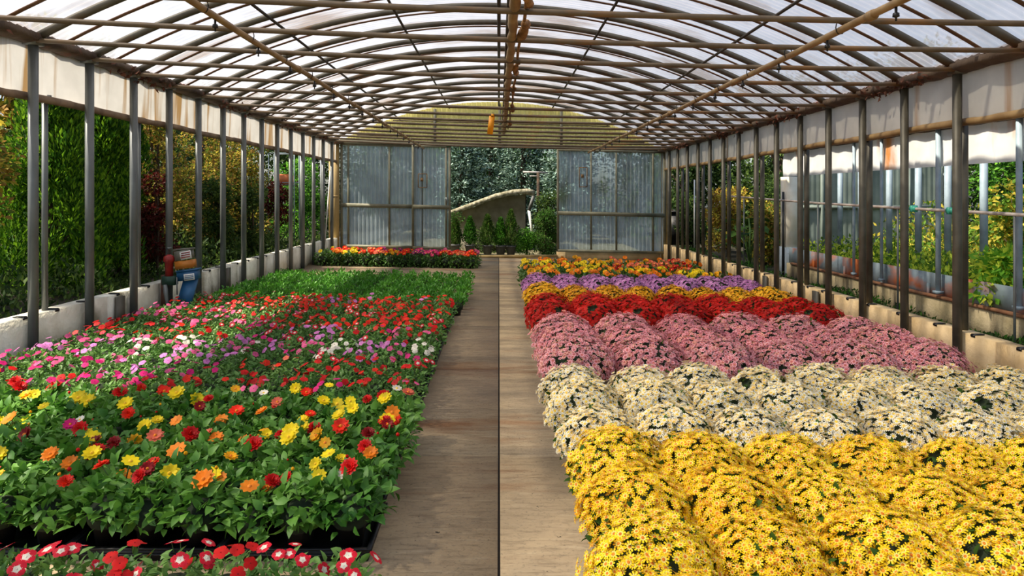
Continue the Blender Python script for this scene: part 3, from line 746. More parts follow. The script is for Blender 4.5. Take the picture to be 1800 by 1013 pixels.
for j in range(nrow):
    for i in range(15):
        x = -.68 - i * .242 + r_.uniform(-.02, .02); y = 4.78 + j * .242 + r_.uniform(-.02, .02)
        if x < XL + .12 or not inframe(x + .1, y, .25, 90): continue
        c = band_colour(x, y, r_); q = j / (nrow - 1)
        nf = r_.randint(5, 10) if q > .5 and c == 'scarlet' else r_.randint(3, 8)
        if r_.random() < .06: nf = 2
        impatiens(x, y, c, nf, f'impatiens with {c} flowers, {ORD[i]} from the aisle, {ORD[j]} row behind the dahlias', 'impatiens in the left bed', r_)
for j in range(2):
    for i in range(11):
        x = -.58 - i * .195 + r_.uniform(-.02, .02); y = 2.30 + j * .20 + r_.uniform(-.015, .015)
        if not inframe(x + .1, y + .1, .25, 0): continue
        c = r_.choice(['red and white', 'red and white', 'red and white', 'red'])
        impatiens(x, y, c, r_.randint(5, 8), f'{c} impatiens before the black trays, {ORD[i]} from the aisle, {"front" if j == 0 else "back"} row', 'impatiens at the front edge', r_, 1.06)

# green unflowered plants
GF = [bush(75, .13, .14, .10, leaf_t(.052, .024, .14, .1), .35, .9, tm=1.35).mesh('foliage', [M['g_seed'], M['g_under']]) for _ in range(4)]
r_ = random.Random(9)
for j in range(14):
    for i in range(15):
        x = -.56 - i * .245 + r_.uniform(-.015, .015); y = 9.12 + j * .235 + r_.uniform(-.015, .015)
        if x < XL + .14: continue
        th = thing('bedding_plant', f'leafy green bedding plant, {ORD[i]} from the aisle, {ORD[j]} row of the unflowered block', 'potted plant', (x, y, sh(x)), r_.uniform(0, 6), 'green bedding plants', r_.uniform(.92, 1.1))
        obj('foliage', r_.choice(GF), th); obj('pot', smallpot, th)

# far rows of tall flowering plants
GB = [bush(150, .19, .19, .13, leaf_t(.085, .038, .12, .3), .5, .3, tm=2.3).mesh('foliage', [M['g_gaz'], M['g_under']]) for _ in range(4)]
def big(col): 
    T = flower_t(.044, 12, .42, .10, mi=0, ci=1, cr=.26, ch=.1, layers=2); m = MB(); m.scatter(T, np.eye(3)[None], [(0, 0, 0)])
    m.tube([(0, 0, 0), (0, 0, -.12)], .003, 4, mi=2); return m.mesh('flower', [PM[col], M['c_brown'] if col in ('yellow', 'amber', 'orange') else M['c_yellow'], M['g_stem']])
BFL = {c: big(c) for c in ('yellow', 'amber', 'orange', 'red', 'scarlet', 'magenta', 'purple', 'salmon', 'pink', 'white')}
midpot = pot_mesh(.08, .13, M['black'])
def tall(x, y, col, nf, label, grp, r_, sc=1.0):
    th = thing('gerbera_plant', label, 'potted plant', (x, y, sh(x)), 0, grp, sc)
    obj('foliage', r_.choice(GB), th, rot=(0, 0, r_.uniform(0, 6.28))); obj('pot', midpot, th)
    for k in range(nf):
        a = r_.uniform(0, 6.28); rr = .15 * sqrt(r_.random()); z = .35 - rr * .5 + r_.uniform(0, .05)
        place_head(BFL[col], th, (cos(a) * rr, sin(a) * rr, z), (cos(a) * rr * 3 + r_.uniform(-.2, .2), sin(a) * rr * 2 - .55, .7), r_.uniform(.9, 1.25))
r_ = random.Random(13)
for j in range(8):
    for i in range(13):
        x = .60 + i * .34 + r_.uniform(-.03, .03); y = 11.55 + j * .37 + r_.uniform(-.03, .03)
        if x > XR - .25 or (j > 6 and i < 1): continue
        c = r_.choice(['yellow', 'amber', 'orange', 'amber', 'yellow'] if j < 3 else (['orange', 'amber', 'orange', 'yellow'] if i < 5 else ['red', 'orange', 'salmon', 'amber']))
        tall(x, y, c, r_.randint(4, 6), f'{c} gerbera plant, {ORD[i]} from the aisle, {ORD[j]} row behind the mauve pots', 'gerberas in the right bed', r_, 1.0)
for j in range(3):
    for i in range(12):
        x = -.62 - i * .29 + r_.uniform(-.03, .03); y = 15.05 + j * .30 + r_.uniform(-.02, .02)
        q = i / 12
        c = r_.choice(['red', 'scarlet', 'pink', 'salmon'] if i < 3 else ['magenta', 'purple', 'magenta', 'pink'] if i < 5 else ['scarlet', 'salmon', 'amber', 'purple'] if i < 9 else ['red', 'orange', 'scarlet', 'yellow'])
        if i == 11: nf = 1
        else: nf = r_.randint(7, 10)
        tall(x, y, c, nf, f'{c} flowering plant by the back doors, {ORD[i]} from the aisle, {ORD[j]} row', 'flowers in front of the left back doors', r_, .98)

# ------------------------------------------------------------------ dosing unit on the left wall
yp = 8.45; xp = XL + .10
th = thing('dosing_pump', 'blue and orange fertiliser dosing unit hung on the left wall', 'pump', (xp, yp, sh(xp)), sc=.88)
blue = mat('blue_paint', (44, 104, 150), (34, 84, 124), 4, .45); org = mat('orange_paint', (206, 130, 40), (170, 100, 30), 4, .5)
wht = mat('white_label', (226, 226, 220)); redp = mat('red_plastic', (176, 44, 38), (130, 30, 28), 6, .5); gr = mat('green_plastic', (30, 62, 48))
def part(nm, mt, f): m = MB(); f(m); return m.build(nm, mt, th)
part('body_panel', blue, lambda m: m.add([(.02, -.0, .06), (.20, -.0, .06), (.34, -.0, .56), (.16, -.0, .56), (.02, .07, .06), (.20, .07, .06), (.34, .07, .56), (.16, .07, .56)], [(0, 1, 2, 3), (7, 6, 5, 4), (0, 4, 5, 1), (1, 5, 6, 2), (2, 6, 7, 3), (3, 7, 4, 0)]))
part('control_box', blue, lambda m: (m.box((.22, .03, .62), (.26, .14, .13), ry=-.12), m.box((.22, .03, .69), (.28, .16, .02), ry=-.12)))
lb = part('label_plate', wht, lambda m: m.box((.26, -.045, .60), (.14, .006, .09), ry=-.12))
m = MB(); [m.box((.26, -.05, .577 + k * .023), (.12, .004, .009), ry=-.12) for k in range(3)]; m.build('print', blue, lb)
part('motor_box', org, lambda m: m.box((.18, .03, .77), (.24, .13, .11), ry=-.12))
lb = part('top_label', wht, lambda m: m.box((.21, -.04, .90), (.15, .006, .11), ry=-.2))
m = MB(); [m.box((.21, -.045, .875 + k * .03), (.12, .004, .014), ry=-.2) for k in range(3)]; m.build('print', redp, lb)
part('top_housing', mat('grey_plastic', (120, 118, 106), (90, 88, 78), 5, .5), lambda m: (m.box((.16, .03, .90), (.22, .12, .13), ry=-.15), m.box((.16, .03, .98), (.26, .1, .02), ry=-.08)))
part('red_valve', redp, lambda m: (m.lathe([(.05, .6), (.055, .8), (.075, .82), (.07, .88), (.02, .91)], (-.03, 0, 0), 12)))
part('valve_stem', M['steel'], lambda m: (m.lathe([(.018, .88), (.018, .98), (.03, .98), (.03, 1.01)], (-.03, 0, 0), 10)))
part('filter_body', gr, lambda m: m.box((-.02, 0, .55), (.17, .12, .12)))
part('feed_pipe', M['steel'], lambda m: (m.tube([(-.06, -.05, .5), (-.05, -.05, .36), (-.03, -.05, .22), (-.03, -.05, .12), (0, -.05, .03)], [.03, .028, .018, .026, .03], 10), m.tube([(.10, -.06, .60), (.105, -.06, .36)], .009, 8)))
part('drain_cap', wht, lambda m: m.tube([(-.02, -.07, .13), (.10, -.09, .12)], .038, 12))
part('back_pipe', mat('brown_pipe', (110, 70, 52), (80, 54, 42), 8, .7), lambda m: m.tube([(-.13, .05, 0), (-.13, .05, .62)], .035, 10))
# leaning pole, far left; orange crate behind
m = MB(); m.tube([(0, 0, 0), (.1, .1, 1.75)], .014, 8); x = wx(571, 16.2)
o = m.build('leaning_pole', wht, loc=(x, 16.2, .45)); tag(o, 'thin white pole leaning by the far end of the left wall', 'pole')

# ------------------------------------------------------------------ vegetation outside
def shrub(name, label, cat, loc, R, H, n, size, mats, clumps=14, trunk=True, grp=None, sprays=False, z_low=.1, spread=.30, seed=0, tm=None):
    """loose leafy crown made of clumps of separate leaves round a branching trunk"""
    th = thing(name, label, cat, loc, 0, grp)
    rg = np.random.default_rng(seed + 100); C = []; Rr = []
    if sprays: clumps = 110
    for k in range(clumps):
        a = rg.uniform(0, 2 * pi); hz = rg.uniform(z_low, .95); rad = R * ((1 - .75 * hz ** 2) * (.25 + .75 * sqrt(rg.random())) if sprays else (1 - .45 * hz) * sqrt(rg.random()) * .8)
        C.append((rad * cos(a), rad * sin(a), hz * H)); Rr.append(rg.uniform(.7, 1.2) * spread * R + .1)
    C = np.array(C); Rr = np.array(Rr)
    if sprays: Rr = Rr * 0 + rg.uniform(.10, .19, clumps)
    k = rg.integers(0, clumps, n); v = rg.normal(0, 1, (n, 3)); v /= np.linalg.norm(v, axis=1)[:, None]
    rad = rg.uniform(.35, 1.0, (n, 1)) ** .6 * Rr[k][:, None]
    P = C[k] + v * rad * ([1, 1, 2.3] if sprays else [1, 1, .9]); P[:, 2] = np.maximum(P[:, 2], .02)
    m = MB()
    if sprays: Dn = v * .45 + rg.normal(0, .16, (n, 3)) + [0, 0, .85]; T = card_t(size, size * .36)
    else: Dn = v + rg.normal(0, .6, (n, 3)) + [0, 0, -.15]; T = card_t(size, size * .55)
    R3 = frames_dir(Dn, .7); sc = rg.uniform(.6, 1.25, n); mi = rg.integers(0, len(mats), n)
    for q in range(len(mats)):
        tt_ = (T[0], T[1], [q] * len(T[1])); s_ = mi == q; m.scatter(tt_, R3[s_], P[s_], sc[s_])
    m.build('foliage', mats, th)
    if trunk:
        m = MB(); m.tube([(0, 0, -.02), (.02, 0, H * .5), (0, .02, H * .85)], [R * .07, R * .05, R * .02], 8)
        for c in C[:min(9, clumps)]: m.tube([(0, 0, c[2] * .45), (c[0] * .5, c[1] * .5, c[2] * .8), tuple(c)], [R * .03, R * .02, R * .01], 5)
        m.build('trunk', M['bark'], th)
    return th
M['bark'] = mat('bark', (84, 66, 48), (54, 42, 32), 8, .95, bump=.6)
def lm(nm, a, b, tr=.45): return mat(nm, a, b, 5, .6, trans=tr, rand=.4, spec=.2)
TH = [lm('thuja_a', (130, 176, 40), (84, 134, 30)), lm('thuja_b', (60, 104, 26), (40, 78, 20))]  # bright and dark sprays put sun dapple into the leaf colour
YB_ = [lm('shrub_yellow', (216, 196, 76), (160, 156, 52)), lm('shrub_green', (112, 134, 50), (74, 98, 34)), lm('shrub_tan', (180, 142, 72), (134, 104, 50))]
RD = [lm('maple_red', (110, 34, 30), (70, 24, 24)), lm('maple_brown', (90, 50, 34), (60, 34, 26))]
DG = [lm('dark_leaf', (58, 84, 38), (38, 58, 28)), lm('dark_leaf_b', (96, 120, 52), (60, 84, 36))]
GG = [lm('fresh_leaf', (130, 190, 60), (90, 150, 44)), lm('fresh_leaf_b', (76, 130, 42), (54, 100, 32))]
YG = [lm('weed_yellow', (220, 230, 80), (176, 204, 60)), lm('weed_green', (110, 150, 50), (80, 116, 36))]
BS = [lm('spruce_blue', (176, 200, 184), (120, 150, 132), .1), lm('spruce_dark', (66, 90, 62), (40, 58, 40), .1)]
zg = .30
def L(x): return zg + sh(x)
left = [
 ('shrub', 'yellow and tan shrub at the near end of the left wall', -5.5, 7.0, .62, 2.7, 5200, .07, YB_, False),
 ('arborvitae', 'tall bright green arborvitae behind the first two left posts', -5.35, 8.35, .46, 3.1, 22000, .075, TH, True),
 ('arborvitae', 'tall green arborvitae between the second and third left posts', -5.4, 9.35, .46, 3.2, 22000, .075, TH, True),
 ('arborvitae', 'slimmer dark arborvitae behind the third left post', -5.6, 10.3, .38, 2.9, 14000, .075, TH[1:] + TH, True),
 ('shrub', 'yellow-green shrub behind the dosing unit', -5.9, 12.0, .85, 3.0, 6500, .07, YB_, False),
 ('red_leaved_shrub', 'dark red leaved small tree beside the dosing unit', -4.95, 10.1, .26, 1.45, 1800, .06, RD, False),
 ('shrub', 'tall yellow leaved shrub behind the fifth and sixth left posts', -5.9, 13.8, .9, 3.1, 7000, .07, YB_, False),
 ('shrub', 'green shrub low against the middle of the left wall', -4.95, 12.2, .36, 1.5, 2600, .07, DG, False),
 ('shrub', 'yellow-green shrub behind the seventh left post', -6.0, 15.8, .9, 3.0, 6000, .075, YB_, False),
 ('shrub', 'dark green low shrub beyond the middle of the left wall', -4.95, 13.9, .4, 1.3, 2200, .07, DG, False),
 ('red_leaved_shrub', 'purple leaved shrub near the far left posts', -5.0, 15.6, .3, 1.5, 1800, .06, RD, False),
 ('shrub', 'fresh green shrub beyond the far end of the left wall', -5.6, 19.2, .9, 2.3, 5000, .09, GG, False),
]
for k, (nm, lb_, x, y, R, H, n, sz, ms, sp) in enumerate(left):
    shrub(nm, lb_, 'tree' if 'arbor' in nm else 'shrub', (x, y, L(x)), R * 1.12, H, int(n * (1.0 if sp else 1.5)), sz, ms, 26 if H > 2 else 10, True, 'trees and shrubs outside the left wall', sp, seed=k, z_low=.08)
backl = [(-8.2, 6.5, 1.5, 4.2, DG), (-8.4, 9.5, 1.5, 4.0, DG), (-8.6, 12.6, 1.6, 4.0, YB_), (-8.6, 16, 1.7, 4.0, DG), (-8.2, 20, 1.8, 4.0, DG), (-7.2, 24, 2.2, 4.4, DG), (-4.6, 27, 2.2, 4.6, DG), (-11, 26, 3, 5.0, DG)]
for k, (x, y, R, H, ms) in enumerate(backl):
    shrub('tree', f'dark leafy tree in the rear row beyond the left shrubs, {ORD[k]} from the camera', 'tree', (x, y, L(x)), R * 1.15, H, 9000, .16, ms, 34, True, 'rear trees outside the left wall', seed=40 + k, z_low=.02)
def weeds(nm, label, x0, x1, y0_, y1_, z, hmax, n, mats, size, seed):
    rg = np.random.default_rng(seed); P = np.stack([rg.uniform(x0, x1, n), rg.uniform(y0_, y1_, n), rg.random(n) ** 1.5], 1)
    hh = hmax * (.55 + .45 * np.sin(P[:, 0] * 2.3 + P[:, 1] * 1.7)) ; P[:, 2] = z + P[:, 2] * hh + sh(P[:, 0]) * 1
    m = MB(); Dn = rg.normal(0, .5, (n, 3)) + [0, 0, .8]; mi = rg.integers(0, len(mats), n)
    for q in range(len(mats)):
        s_ = mi == q; m.scatter(card_t(size, size * .5, q), frames_dir(Dn[s_], .6), P[s_], rg.uniform(.6, 1.3, s_.sum()))
    o = m.build(nm, mats); tag(o, label, 'weeds', kind='stuff'); return o
weeds('ground_cover', 'dark leafy ground cover filling the strip outside the left wall', -7.2, XL - .3, 4.5, 17.5, .27, .55, 16000, DG, .075, 4)
# orange crate on a stand and rack, far left
x = -5.15; y = 16.6
th = thing('wire_rack', 'pale wire rack with an orange sack outside the far left posts', 'rack', (x, y, L(x)))
m = MB()
for a in (-.3, .3):
    for b in (-.2, .2): m.tube([(a, b, 0), (a, b, 2.2)], .012, 6)
for z in (.8, 1.5, 2.2): m.tube([(-.3, -.2, z), (.3, -.2, z)], .01, 6); m.tube([(-.3, .2, z), (.3, .2, z)], .01, 6)
m.build('frame', M['pipe_blue'], th)
m = MB(); m.box((0, 0, 1.45), (.5, .36, .02)); m.build('shelf', M['steel'], th)
m = MB(); m.box((0, 0, .11), (.36, .28, .22)); m.box((0, 0, .23), (.30, .22, .03)); o = m.build('orange_sack', mat('orange_sack', (226, 138, 84), (206, 112, 62), 6, .7), loc=(x, y, L(x) + 1.46)); tag(o, 'orange sack standing on the wire rack', 'sack')

# view through the doorway
xs0 = wx(797, 21); 
ysd = 21.0
def wp(px, py, y): x = wx(px, y); return x, wz(py, x, y)
pts = [wp(*q, ysd) for q in ((790, 376), (830, 361), (870, 346), (900, 339), (925, 337), (938, 340))]
th = thing('garden_shed', 'low grey shed with a curved moss-edged roof outside the doorway', 'shed', (pts[0][0], ysd, 0))
ox = pts[0][0]
m = MB(); xw = pts[:-1] + [(pts[-1][0] - .25, pts[-1][1])]
V = []
for (x, z) in xw:
    for dy in (0, 2.4): V += [(x - ox, dy, 0), (x - ox, dy, z - .08)]
n_ = len(xw)
Fs = [(i * 4, (i + 1) * 4, (i + 1) * 4 + 1, i * 4 + 1) for i in range(n_ - 1)] + [(i * 4 + 2, i * 4 + 3, (i + 1) * 4 + 3, (i + 1) * 4 + 2) for i in range(n_ - 1)]
Fs += [(0, 1, 3, 2), ((n_ - 1) * 4, (n_ - 1) * 4 + 2, (n_ - 1) * 4 + 3, (n_ - 1) * 4 + 1)]
m.add(V, Fs); m.build('wall', mat('shed_render', (150, 146, 130), (122, 116, 100), 3, .9, bump=.4), th)
m = MB(); n_ = len(pts); V = []
for (x, z) in pts:
    for dy in (-.55, 2.6): V += [(x - ox, dy, z - .07), (x - ox, dy, z + .09)]
Fs = [(i * 4, i * 4 + 1, (i + 1) * 4 + 1, (i + 1) * 4) for i in range(n_ - 1)] + [(i * 4 + 1, i * 4 + 3, (i + 1) * 4 + 3, (i + 1) * 4 + 1) for i in range(n_ - 1)] + [(i * 4, (i + 1) * 4, (i + 1) * 4 + 2, i * 4 + 2) for i in range(n_ - 1)]
Fs += [((n_ - 1) * 4, (n_ - 1) * 4 + 1, (n_ - 1) * 4 + 3, (n_ - 1) * 4 + 2)]
m.add(V, Fs); m.build('roof', mat('mossy_roof_edge', (190, 182, 156), (120, 116, 88), 12, .95, bump=.9, bscale=14), th)
a = wp(938, 345, ysd - .6); b = wp(930, 370, ysd - .6); c = wp(938, 410, ysd - .6)
m = MB(); m.tube([(a[0] - ox, -.6, a[1]), (b[0] - ox, -.55, b[1])], .05, 8); m.build('gutter_elbow', M['potgrey'], th)
m = MB(); m.tube([(b[0] - ox, -.55, b[1]), (c[0] - ox, -.5, c[1] - .2)], .045, 8); m.build('downpipe', wht, th)
# potted conifers in the doorway
def conifer(px, h, R, k, y=18.75, base=True):
    x = wx(px, y)
    th = thing('potted_conifer', f'small cone-shaped potted conifer in the doorway, {ORD[k]} from the left door', 'potted tree', (x, y, sh(x)), 0, 'potted conifers in the doorway')
    m = MB(); n = 1500; rg = np.random.default_rng(300 + k); t = rg.random(n) ** .8; a = rg.uniform(0, 2 * pi, n)
    env = np.where(t < .15, t / .15 * .8 + .2, (1 - t) ** .8 * 1.1 + .03) * R * (1 + .18 * np.sin(4 * a + 9 * t + k)); rr = env * rg.uniform(.45, 1.25, n)
    P = np.stack([rr * np.cos(a), rr * np.sin(a), .24 + t * (h - .24)], 1)
    Dn = np.stack([np.cos(a) * .5, np.sin(a) * .5, np.ones(n)], 1) + rg.normal(0, .25, (n, 3))
    R3 = frames_dir(Dn, .5); h_ = n * 2 // 3; m.scatter(card_t(.075, .03), R3[:h_], P[:h_], rg.uniform(.6, 1.3, h_)); m.scatter(card_t(.075, .03, 1), R3[h_:], P[h_:], rg.uniform(.6, 1.3, n - h_)); m.build('foliage', GG if False else [GG[1] if k % 2 else DG[1], TH[1]], th)
    m = MB(); m.tube([(0, 0, .18), (0, 0, h * .8)], [.018, .006], 6); m.build('trunk', M['bark'], th)
    obj('pot', conpot, th)
conpot = pot_mesh(.14, .25, M['potgrey'])
for k, (px, h, R) in enumerate(((800, .95, .16), (826, .98, .19), (857, 1.05, .2), (880, .98, .17), (898, 1.2, .23))): conifer(px, h, R, k)
shrub('shrub', 'low green bush beside the potted conifers in the doorway', 'shrub', (wx(926, 18.9), 18.9, 0), .34, .6, 3000, .055, GG, 14, seed=71, z_low=0)
shrub('shrub', 'dark leafy bush against the right edge of the doorway', 'shrub', (wx(958, 18.9), 18.9, 0), .42, 1.25, 5000, .06, DG + GG[1:], 22, seed=72, z_low=0)
shrub('shrub', 'leafy bush against the left edge of the doorway', 'shrub', (wx(797, 19.6), 19.6, 0), .3, 1.1, 3000, .06, DG + GG[1:], 14, seed=73, z_low=0)
shrub('shrub', 'low dark hedge behind the potted conifers', 'shrub', (wx(870, 19.9), 19.9, 0), .75, .55, 5000, .06, DG, 26, seed=74, z_low=0)
shrub('shrub', 'tall green bush between the shed corner and the door edge', 'shrub', (wx(965, 20.3), 20.3, 0), .5, 1.9, 5000, .08, DG, 22, seed=75, z_low=0)
def spruce(x, y, h, R, k, label):
    th = thing('blue_spruce', label, 'tree', (x, y, 0), 0, 'blue spruces beyond the doorway')
    m = MB(); rg = np.random.default_rng(500 + k); P = []; Dn = []
    for t in np.arange(.06, .97, .035):
        for b in range(13):
            a = rg.uniform(0, 2 * pi); Lb = R * (1 - t) * rg.uniform(.75, 1.15); ns = int(18 + 50 * Lb / R)
            q = rg.uniform(.25, 1, ns); z = h * t - .18 * Lb * q + .10 * Lb * q ** 3
            sp = rg.normal(0, .12, (ns, 3)) * [1, 1, .6]
            P.append(np.stack([cos(a) * Lb * q, sin(a) * Lb * q, z], 1) + sp)
            Dn.append(np.array([[cos(a), sin(a), .25]]) + rg.normal(0, .55, (ns, 3)))
    P = np.concatenate(P); Dn = np.concatenate(Dn); mi = rg.random(len(P)) < .45
    for q, sel in ((0, ~mi), (1, mi)):
        T = card_t(.17, .06, q); m.scatter(T, frames_dir(Dn[sel], .7), P[sel], rg.uniform(.6, 1.2, sel.sum()))
    m.build('foliage', BS, th)
    m = MB(); m.tube([(0, 0, 0), (0, 0, h * .97)], [.16, .02], 8); m.build('trunk', M['bark'], th)
spruce(-1.4, 26, 5.6, 1.6, 0, 'broad blue spruce on the left behind the shed roof')
spruce(1.0, 28, 7.5, 1.7, 1, 'blue spruce straight behind the shed ridge')
spruce(-.35, 30, 8.0, 1.8, 3, 'tall blue spruce farthest back between the other spruces')
spruce(2.7, 25.5, 6.0, 1.7, 2, 'blue spruce behind the right edge of the doorway')
shrub('tree', 'light green tree behind the left edge of the doorway', 'tree', (-2.6, 28, 0), 1.8, 5.5, 5000, .16, GG, 20, seed=81)
shrub('tree', 'bright green tree far behind the spruces', 'tree', (1.8, 33, 0), 3, 7.5, 6000, .2, GG + DG, 24, seed=82)
shrub('tree', 'dark tree behind the gap between the spruces', 'tree', (-.2, 35, 0), 3, 6.2, 7000, .2, DG + GG[1:], 30, seed=84)
shrub('tree', 'dark tree far behind the broad spruce', 'tree', (-3.4, 33, 0), 3, 7, 6000, .2, DG, 24, seed=83)
x, z = wp(946, 303, 23.6)
m = MB(); m.box((-.1, 0, z), (.85, .03, .06), ry=.03); m.box((.0, 0, z / 2), (.10, .08, z), 1); m.box((-.12, 0, z - .13), (.35, .03, .04))
o = m.build('crossbar_post', [mat('pale_wood', (176, 172, 168), (140, 134, 126), 5, .8), M['bark']], loc=(x, 23.6, 0)); tag(o, 'dark post with a pale crossbar standing before the spruces', 'post')

# ------------------------------------------------------------------ neighbouring house on the right
def Rz(x): return sh(x)
XN = 5.05; YN = 11.6
m = MB(); V = [(x, y, z + sh(x)) for x in (XN, XN + .2) for y in (2.0, YN + .2) for z in (.2, .55)]
BF = [(0, 1, 3, 2), (4, 6, 7, 5), (0, 4, 5, 1), (2, 3, 7, 6), (0, 2, 6, 4), (1, 5, 7, 3)]
m.add(V, BF); struct(m.build('wall_neighbour', mat('mossy_concrete', (200, 182, 144), (150, 136, 100), 3, .9, bump=.5, c3=(60, 50, 34), s3=2.2, t3=.50, st3=(1, 1.8, .3))), 'stained low concrete wall of the next house')
m = MB(); 
for k in range(10):
    y0_ = 2 + k * .98; V = [(x, y, z + sh(x)) for x in (XN + .04, XN + .05) for y in (y0_, y0_ + .975) for z in (.55, .82)]; m.add(V, BF)
    m.box((XN + .03, y0_, .60 + sh(XN)), (.03, .03, .18))
o = m.build('metal_edging', mat('rusting_sheet', (142, 158, 164), (114, 130, 138), 4, .75, .0, c3=(196, 104, 46), s3=1.6, t3=.48, st3=(1, 1.1, 1.5))); tag(o, 'blue-grey sheet metal edging with orange rust along the next bed', 'edging')
# rusty strip below the sheet
m = MB(); V = [(x, y, z + sh(x)) for x in (XN - .02, XN + .045) for y in (2.0, YN) for z in (.54, .575)]; m.add(V, BF)
o = m.build('edging_rail', mat('rust_rail', (150, 108, 76), (120, 74, 46), 6, .9)); tag(o, 'rusty flat rail under the sheet metal edging', 'rail')
m = MB(); quad(m, XN + .05, 9.5, 2, YN + .3, .70); struct(m.build('ground_bed', M['soil']))
# curtain, gutter, column
th = thing('neighbour_curtain', 'sunlit white curtain with rust stains under the next house eave', 'curtain', (XN, 0, sh(XN)))
m = MB(); zs = np.linspace(2.06, 2.48, 6); yy = np.linspace(3.5, YN + .35, 120)
V = [(.01 * sin(y * 6) + .012 * sin(y * 15 + z * 9), y, z) for y in yy for z in zs]; K = len(zs); ix = np.arange(len(yy) * K).reshape(len(yy), K)
m.add(V, list(np.stack([ix[:-1, :-1], ix[:-1, 1:], ix[1:, 1:], ix[1:, :-1]], -1).reshape(-1, 4)))
m.build('curtain_sheet', mat('white_stained_curtain', (238, 238, 236), (222, 222, 220), 3, .5, trans=.3, c3=(206, 136, 70), s3=1.6, t3=.56, st3=(.3, 1.3, .5)), th, True)
m = MB(); m.tube([(.0, 3.5, 2.50), (0, YN + .35, 2.50)], .03, 8); m.build('top_pipe', M['rust'], th)
m = MB(); V = [(x, y, z + sh(XN)) for x in (XN - .12, XN + .1) for y in (3.5, YN + .4) for z in (2.52, 2.62)]; m.add(V, BF)
for k in range(60): m.box((XN - .1 + random.uniform(-.05, .1), 3.6 + k * .138, 2.64 + sh(XN)), (.14, .11, .02), rz=random.uniform(-.4, .4), rx=random.uniform(-.3, .3))
o = m.build('neighbour_gutter', M['rust']); tag(o, 'dark gutter with debris on top of the white curtain', 'gutter')
xc = wx(1389, YN + .5)
th = thing('white_column', 'whitewashed square column at the end of the next house', 'column', (xc, YN + .5, sh(xc)))
m = MB(); m.box((0, 0, 1.42), (.25, .25, 1.3)); m.build('shaft', mat('white_column_paint', (255, 250, 232), (240, 230, 204), 4, .8), th)
m = MB(); m.box((0, 0, .5), (.30, .3, .62)); m.build('base_block', mat('blue_grey_block', (158, 172, 180), (134, 146, 154), 4, .8), th)
m = MB(); m.box((-.17, -.1, 1.0), (.03, .04, 1.6)); m.build('side_strap', M['black'], th)
# far wall panels of the next house
m = MB()
corr2 = lambda m, x, y0_, y1_, z0_, z1_: m.add(*(lambda ys_: ([(x + .006 * sin(y * 60), y, z + sh(x)) for y in ys_ for z in (z0_, z1_)], [(2 * i, 2 * i + 1, 2 * i + 3, 2 * i + 2) for i in range(len(ys_) - 1)]))(np.arange(y0_, y1_, .03)))
corr2(m, 8.6, 12.9, 17.5, .3, 2.5); struct(m.build('wall_panels', mat('grey_green_sheet', (126, 138, 130), (96, 108, 100), 2, .6)), 'corrugated sheets at the far end of the next house')
m = MB(); corr2(m, 8.6, 6.5, 9.7, .3, 2.9); struct(m.build('wall_panels_near', mat('grey_brown_sheet', (120, 118, 104), (90, 92, 82), 2, .6)), 'corrugated sheets at the near side of the next house')
m = MB(); xs_ = np.arange(5.45, 8.6, .03); m.add([(x, 12.9 + .006 * sin(x * 60), z + sh(x)) for x in xs_ for z in (.3, 2.45)], [(2 * i, 2 * i + 2, 2 * i + 3, 2 * i + 1) for i in range(len(xs_) - 1)])
m.box((7.0, 12.87, 1.55 - .16), (3.1, .04, .07)); [m.box((x, 12.86, 1.4 - .16), (.06, .05, 2.3)) for x in (5.5, 6.2, 7.1, 7.9)]
struct(m.build('wall_end', mat('grey_green_sheet', (126, 138, 130)))), 
# pipes
def vpipe(px, X, ztop, zbot, r, label, k=0, mt='pipe_blue'):
    y = depth_of(px - 877, X); m = MB(); m.lathe([(r, 0), (r, ztop - zbot)], n=10)
    m.box((0, 0, .02), (r * 3, r * 3, .03))
    o = m.build('pipe_post', M[mt], loc=(X, y, zbot + sh(X))); tag(o, label, 'pipe post', 'blue-grey pipe posts of the next house')
front = [(1648, 2.5, .6), (1790, 2.5, .62), (1548.5, 2.5, .6), (1500, 2.5, .6)]
for k, (px, a, b) in enumerate(front): vpipe(px, XN - .03, a, b, .028 if k < 2 else .02, f'slim blue-grey pipe post at the front edge of the next bed, {["second", "first", "third", "fourth"][k]} from the camera')
backp = [(1728, 2.45), (1665, 2.45), (1613, 2.45), (1562, 2.45), (1512, 2.45), (1476, 2.45)]
for k, (px, a) in enumerate(backp): vpipe(px, XN + 1.0, a, .7, .045, f'thick blue-grey pipe post inside the next bed, {ORD[k]} from the camera')
vpipe(1520, XN - .06, 1.62, .45, .04, 'short capped blue-grey pipe stub before the sheet metal edging')
# water pipe with green couplings
ya, yb2 = depth_of(403, 4.75), depth_of(960, 4.75)
za, zb2 = CAMH + .0, CAMH - .175
th = thing('water_pipe', 'pale horizontal water pipe outside the right wall with green couplings', 'pipe', (4.75, 0, 0))
m = MB(); m.tube([(0, ya, za), (0, (ya + yb2) / 2, (za + zb2) / 2 - .02), (0, yb2, zb2)], .017, 8); m.build('pipe', mat('pale_pipe', (196, 184, 172), (166, 150, 138), 6, .5), th, True)
for off in (728, 793):
    y = depth_of(off, 4.75); q = (y - ya) / (yb2 - ya); z = za + (zb2 - za) * q - .02 * (1 - abs(2 * q - 1))
    m = MB(); m.tube([(0, y - .05, z), (0, y + .05, z)], .03, 10); m.box((0, y, z), (.075, .03, .075)); m.build('coupling', mat('teal_coupling', (66, 178, 150), (50, 150, 126), 6, .4), th)
for k, off in enumerate((430, 560, 700, 905)):
    y = depth_of(off, 4.75); q = (y - ya) / (yb2 - ya); z = za + (zb2 - za) * q
    m = MB(); m.tube([(0, y, .27 + sh(4.75)), (0, y, z)], .012, 6); m.build('support', M['steel'], th)
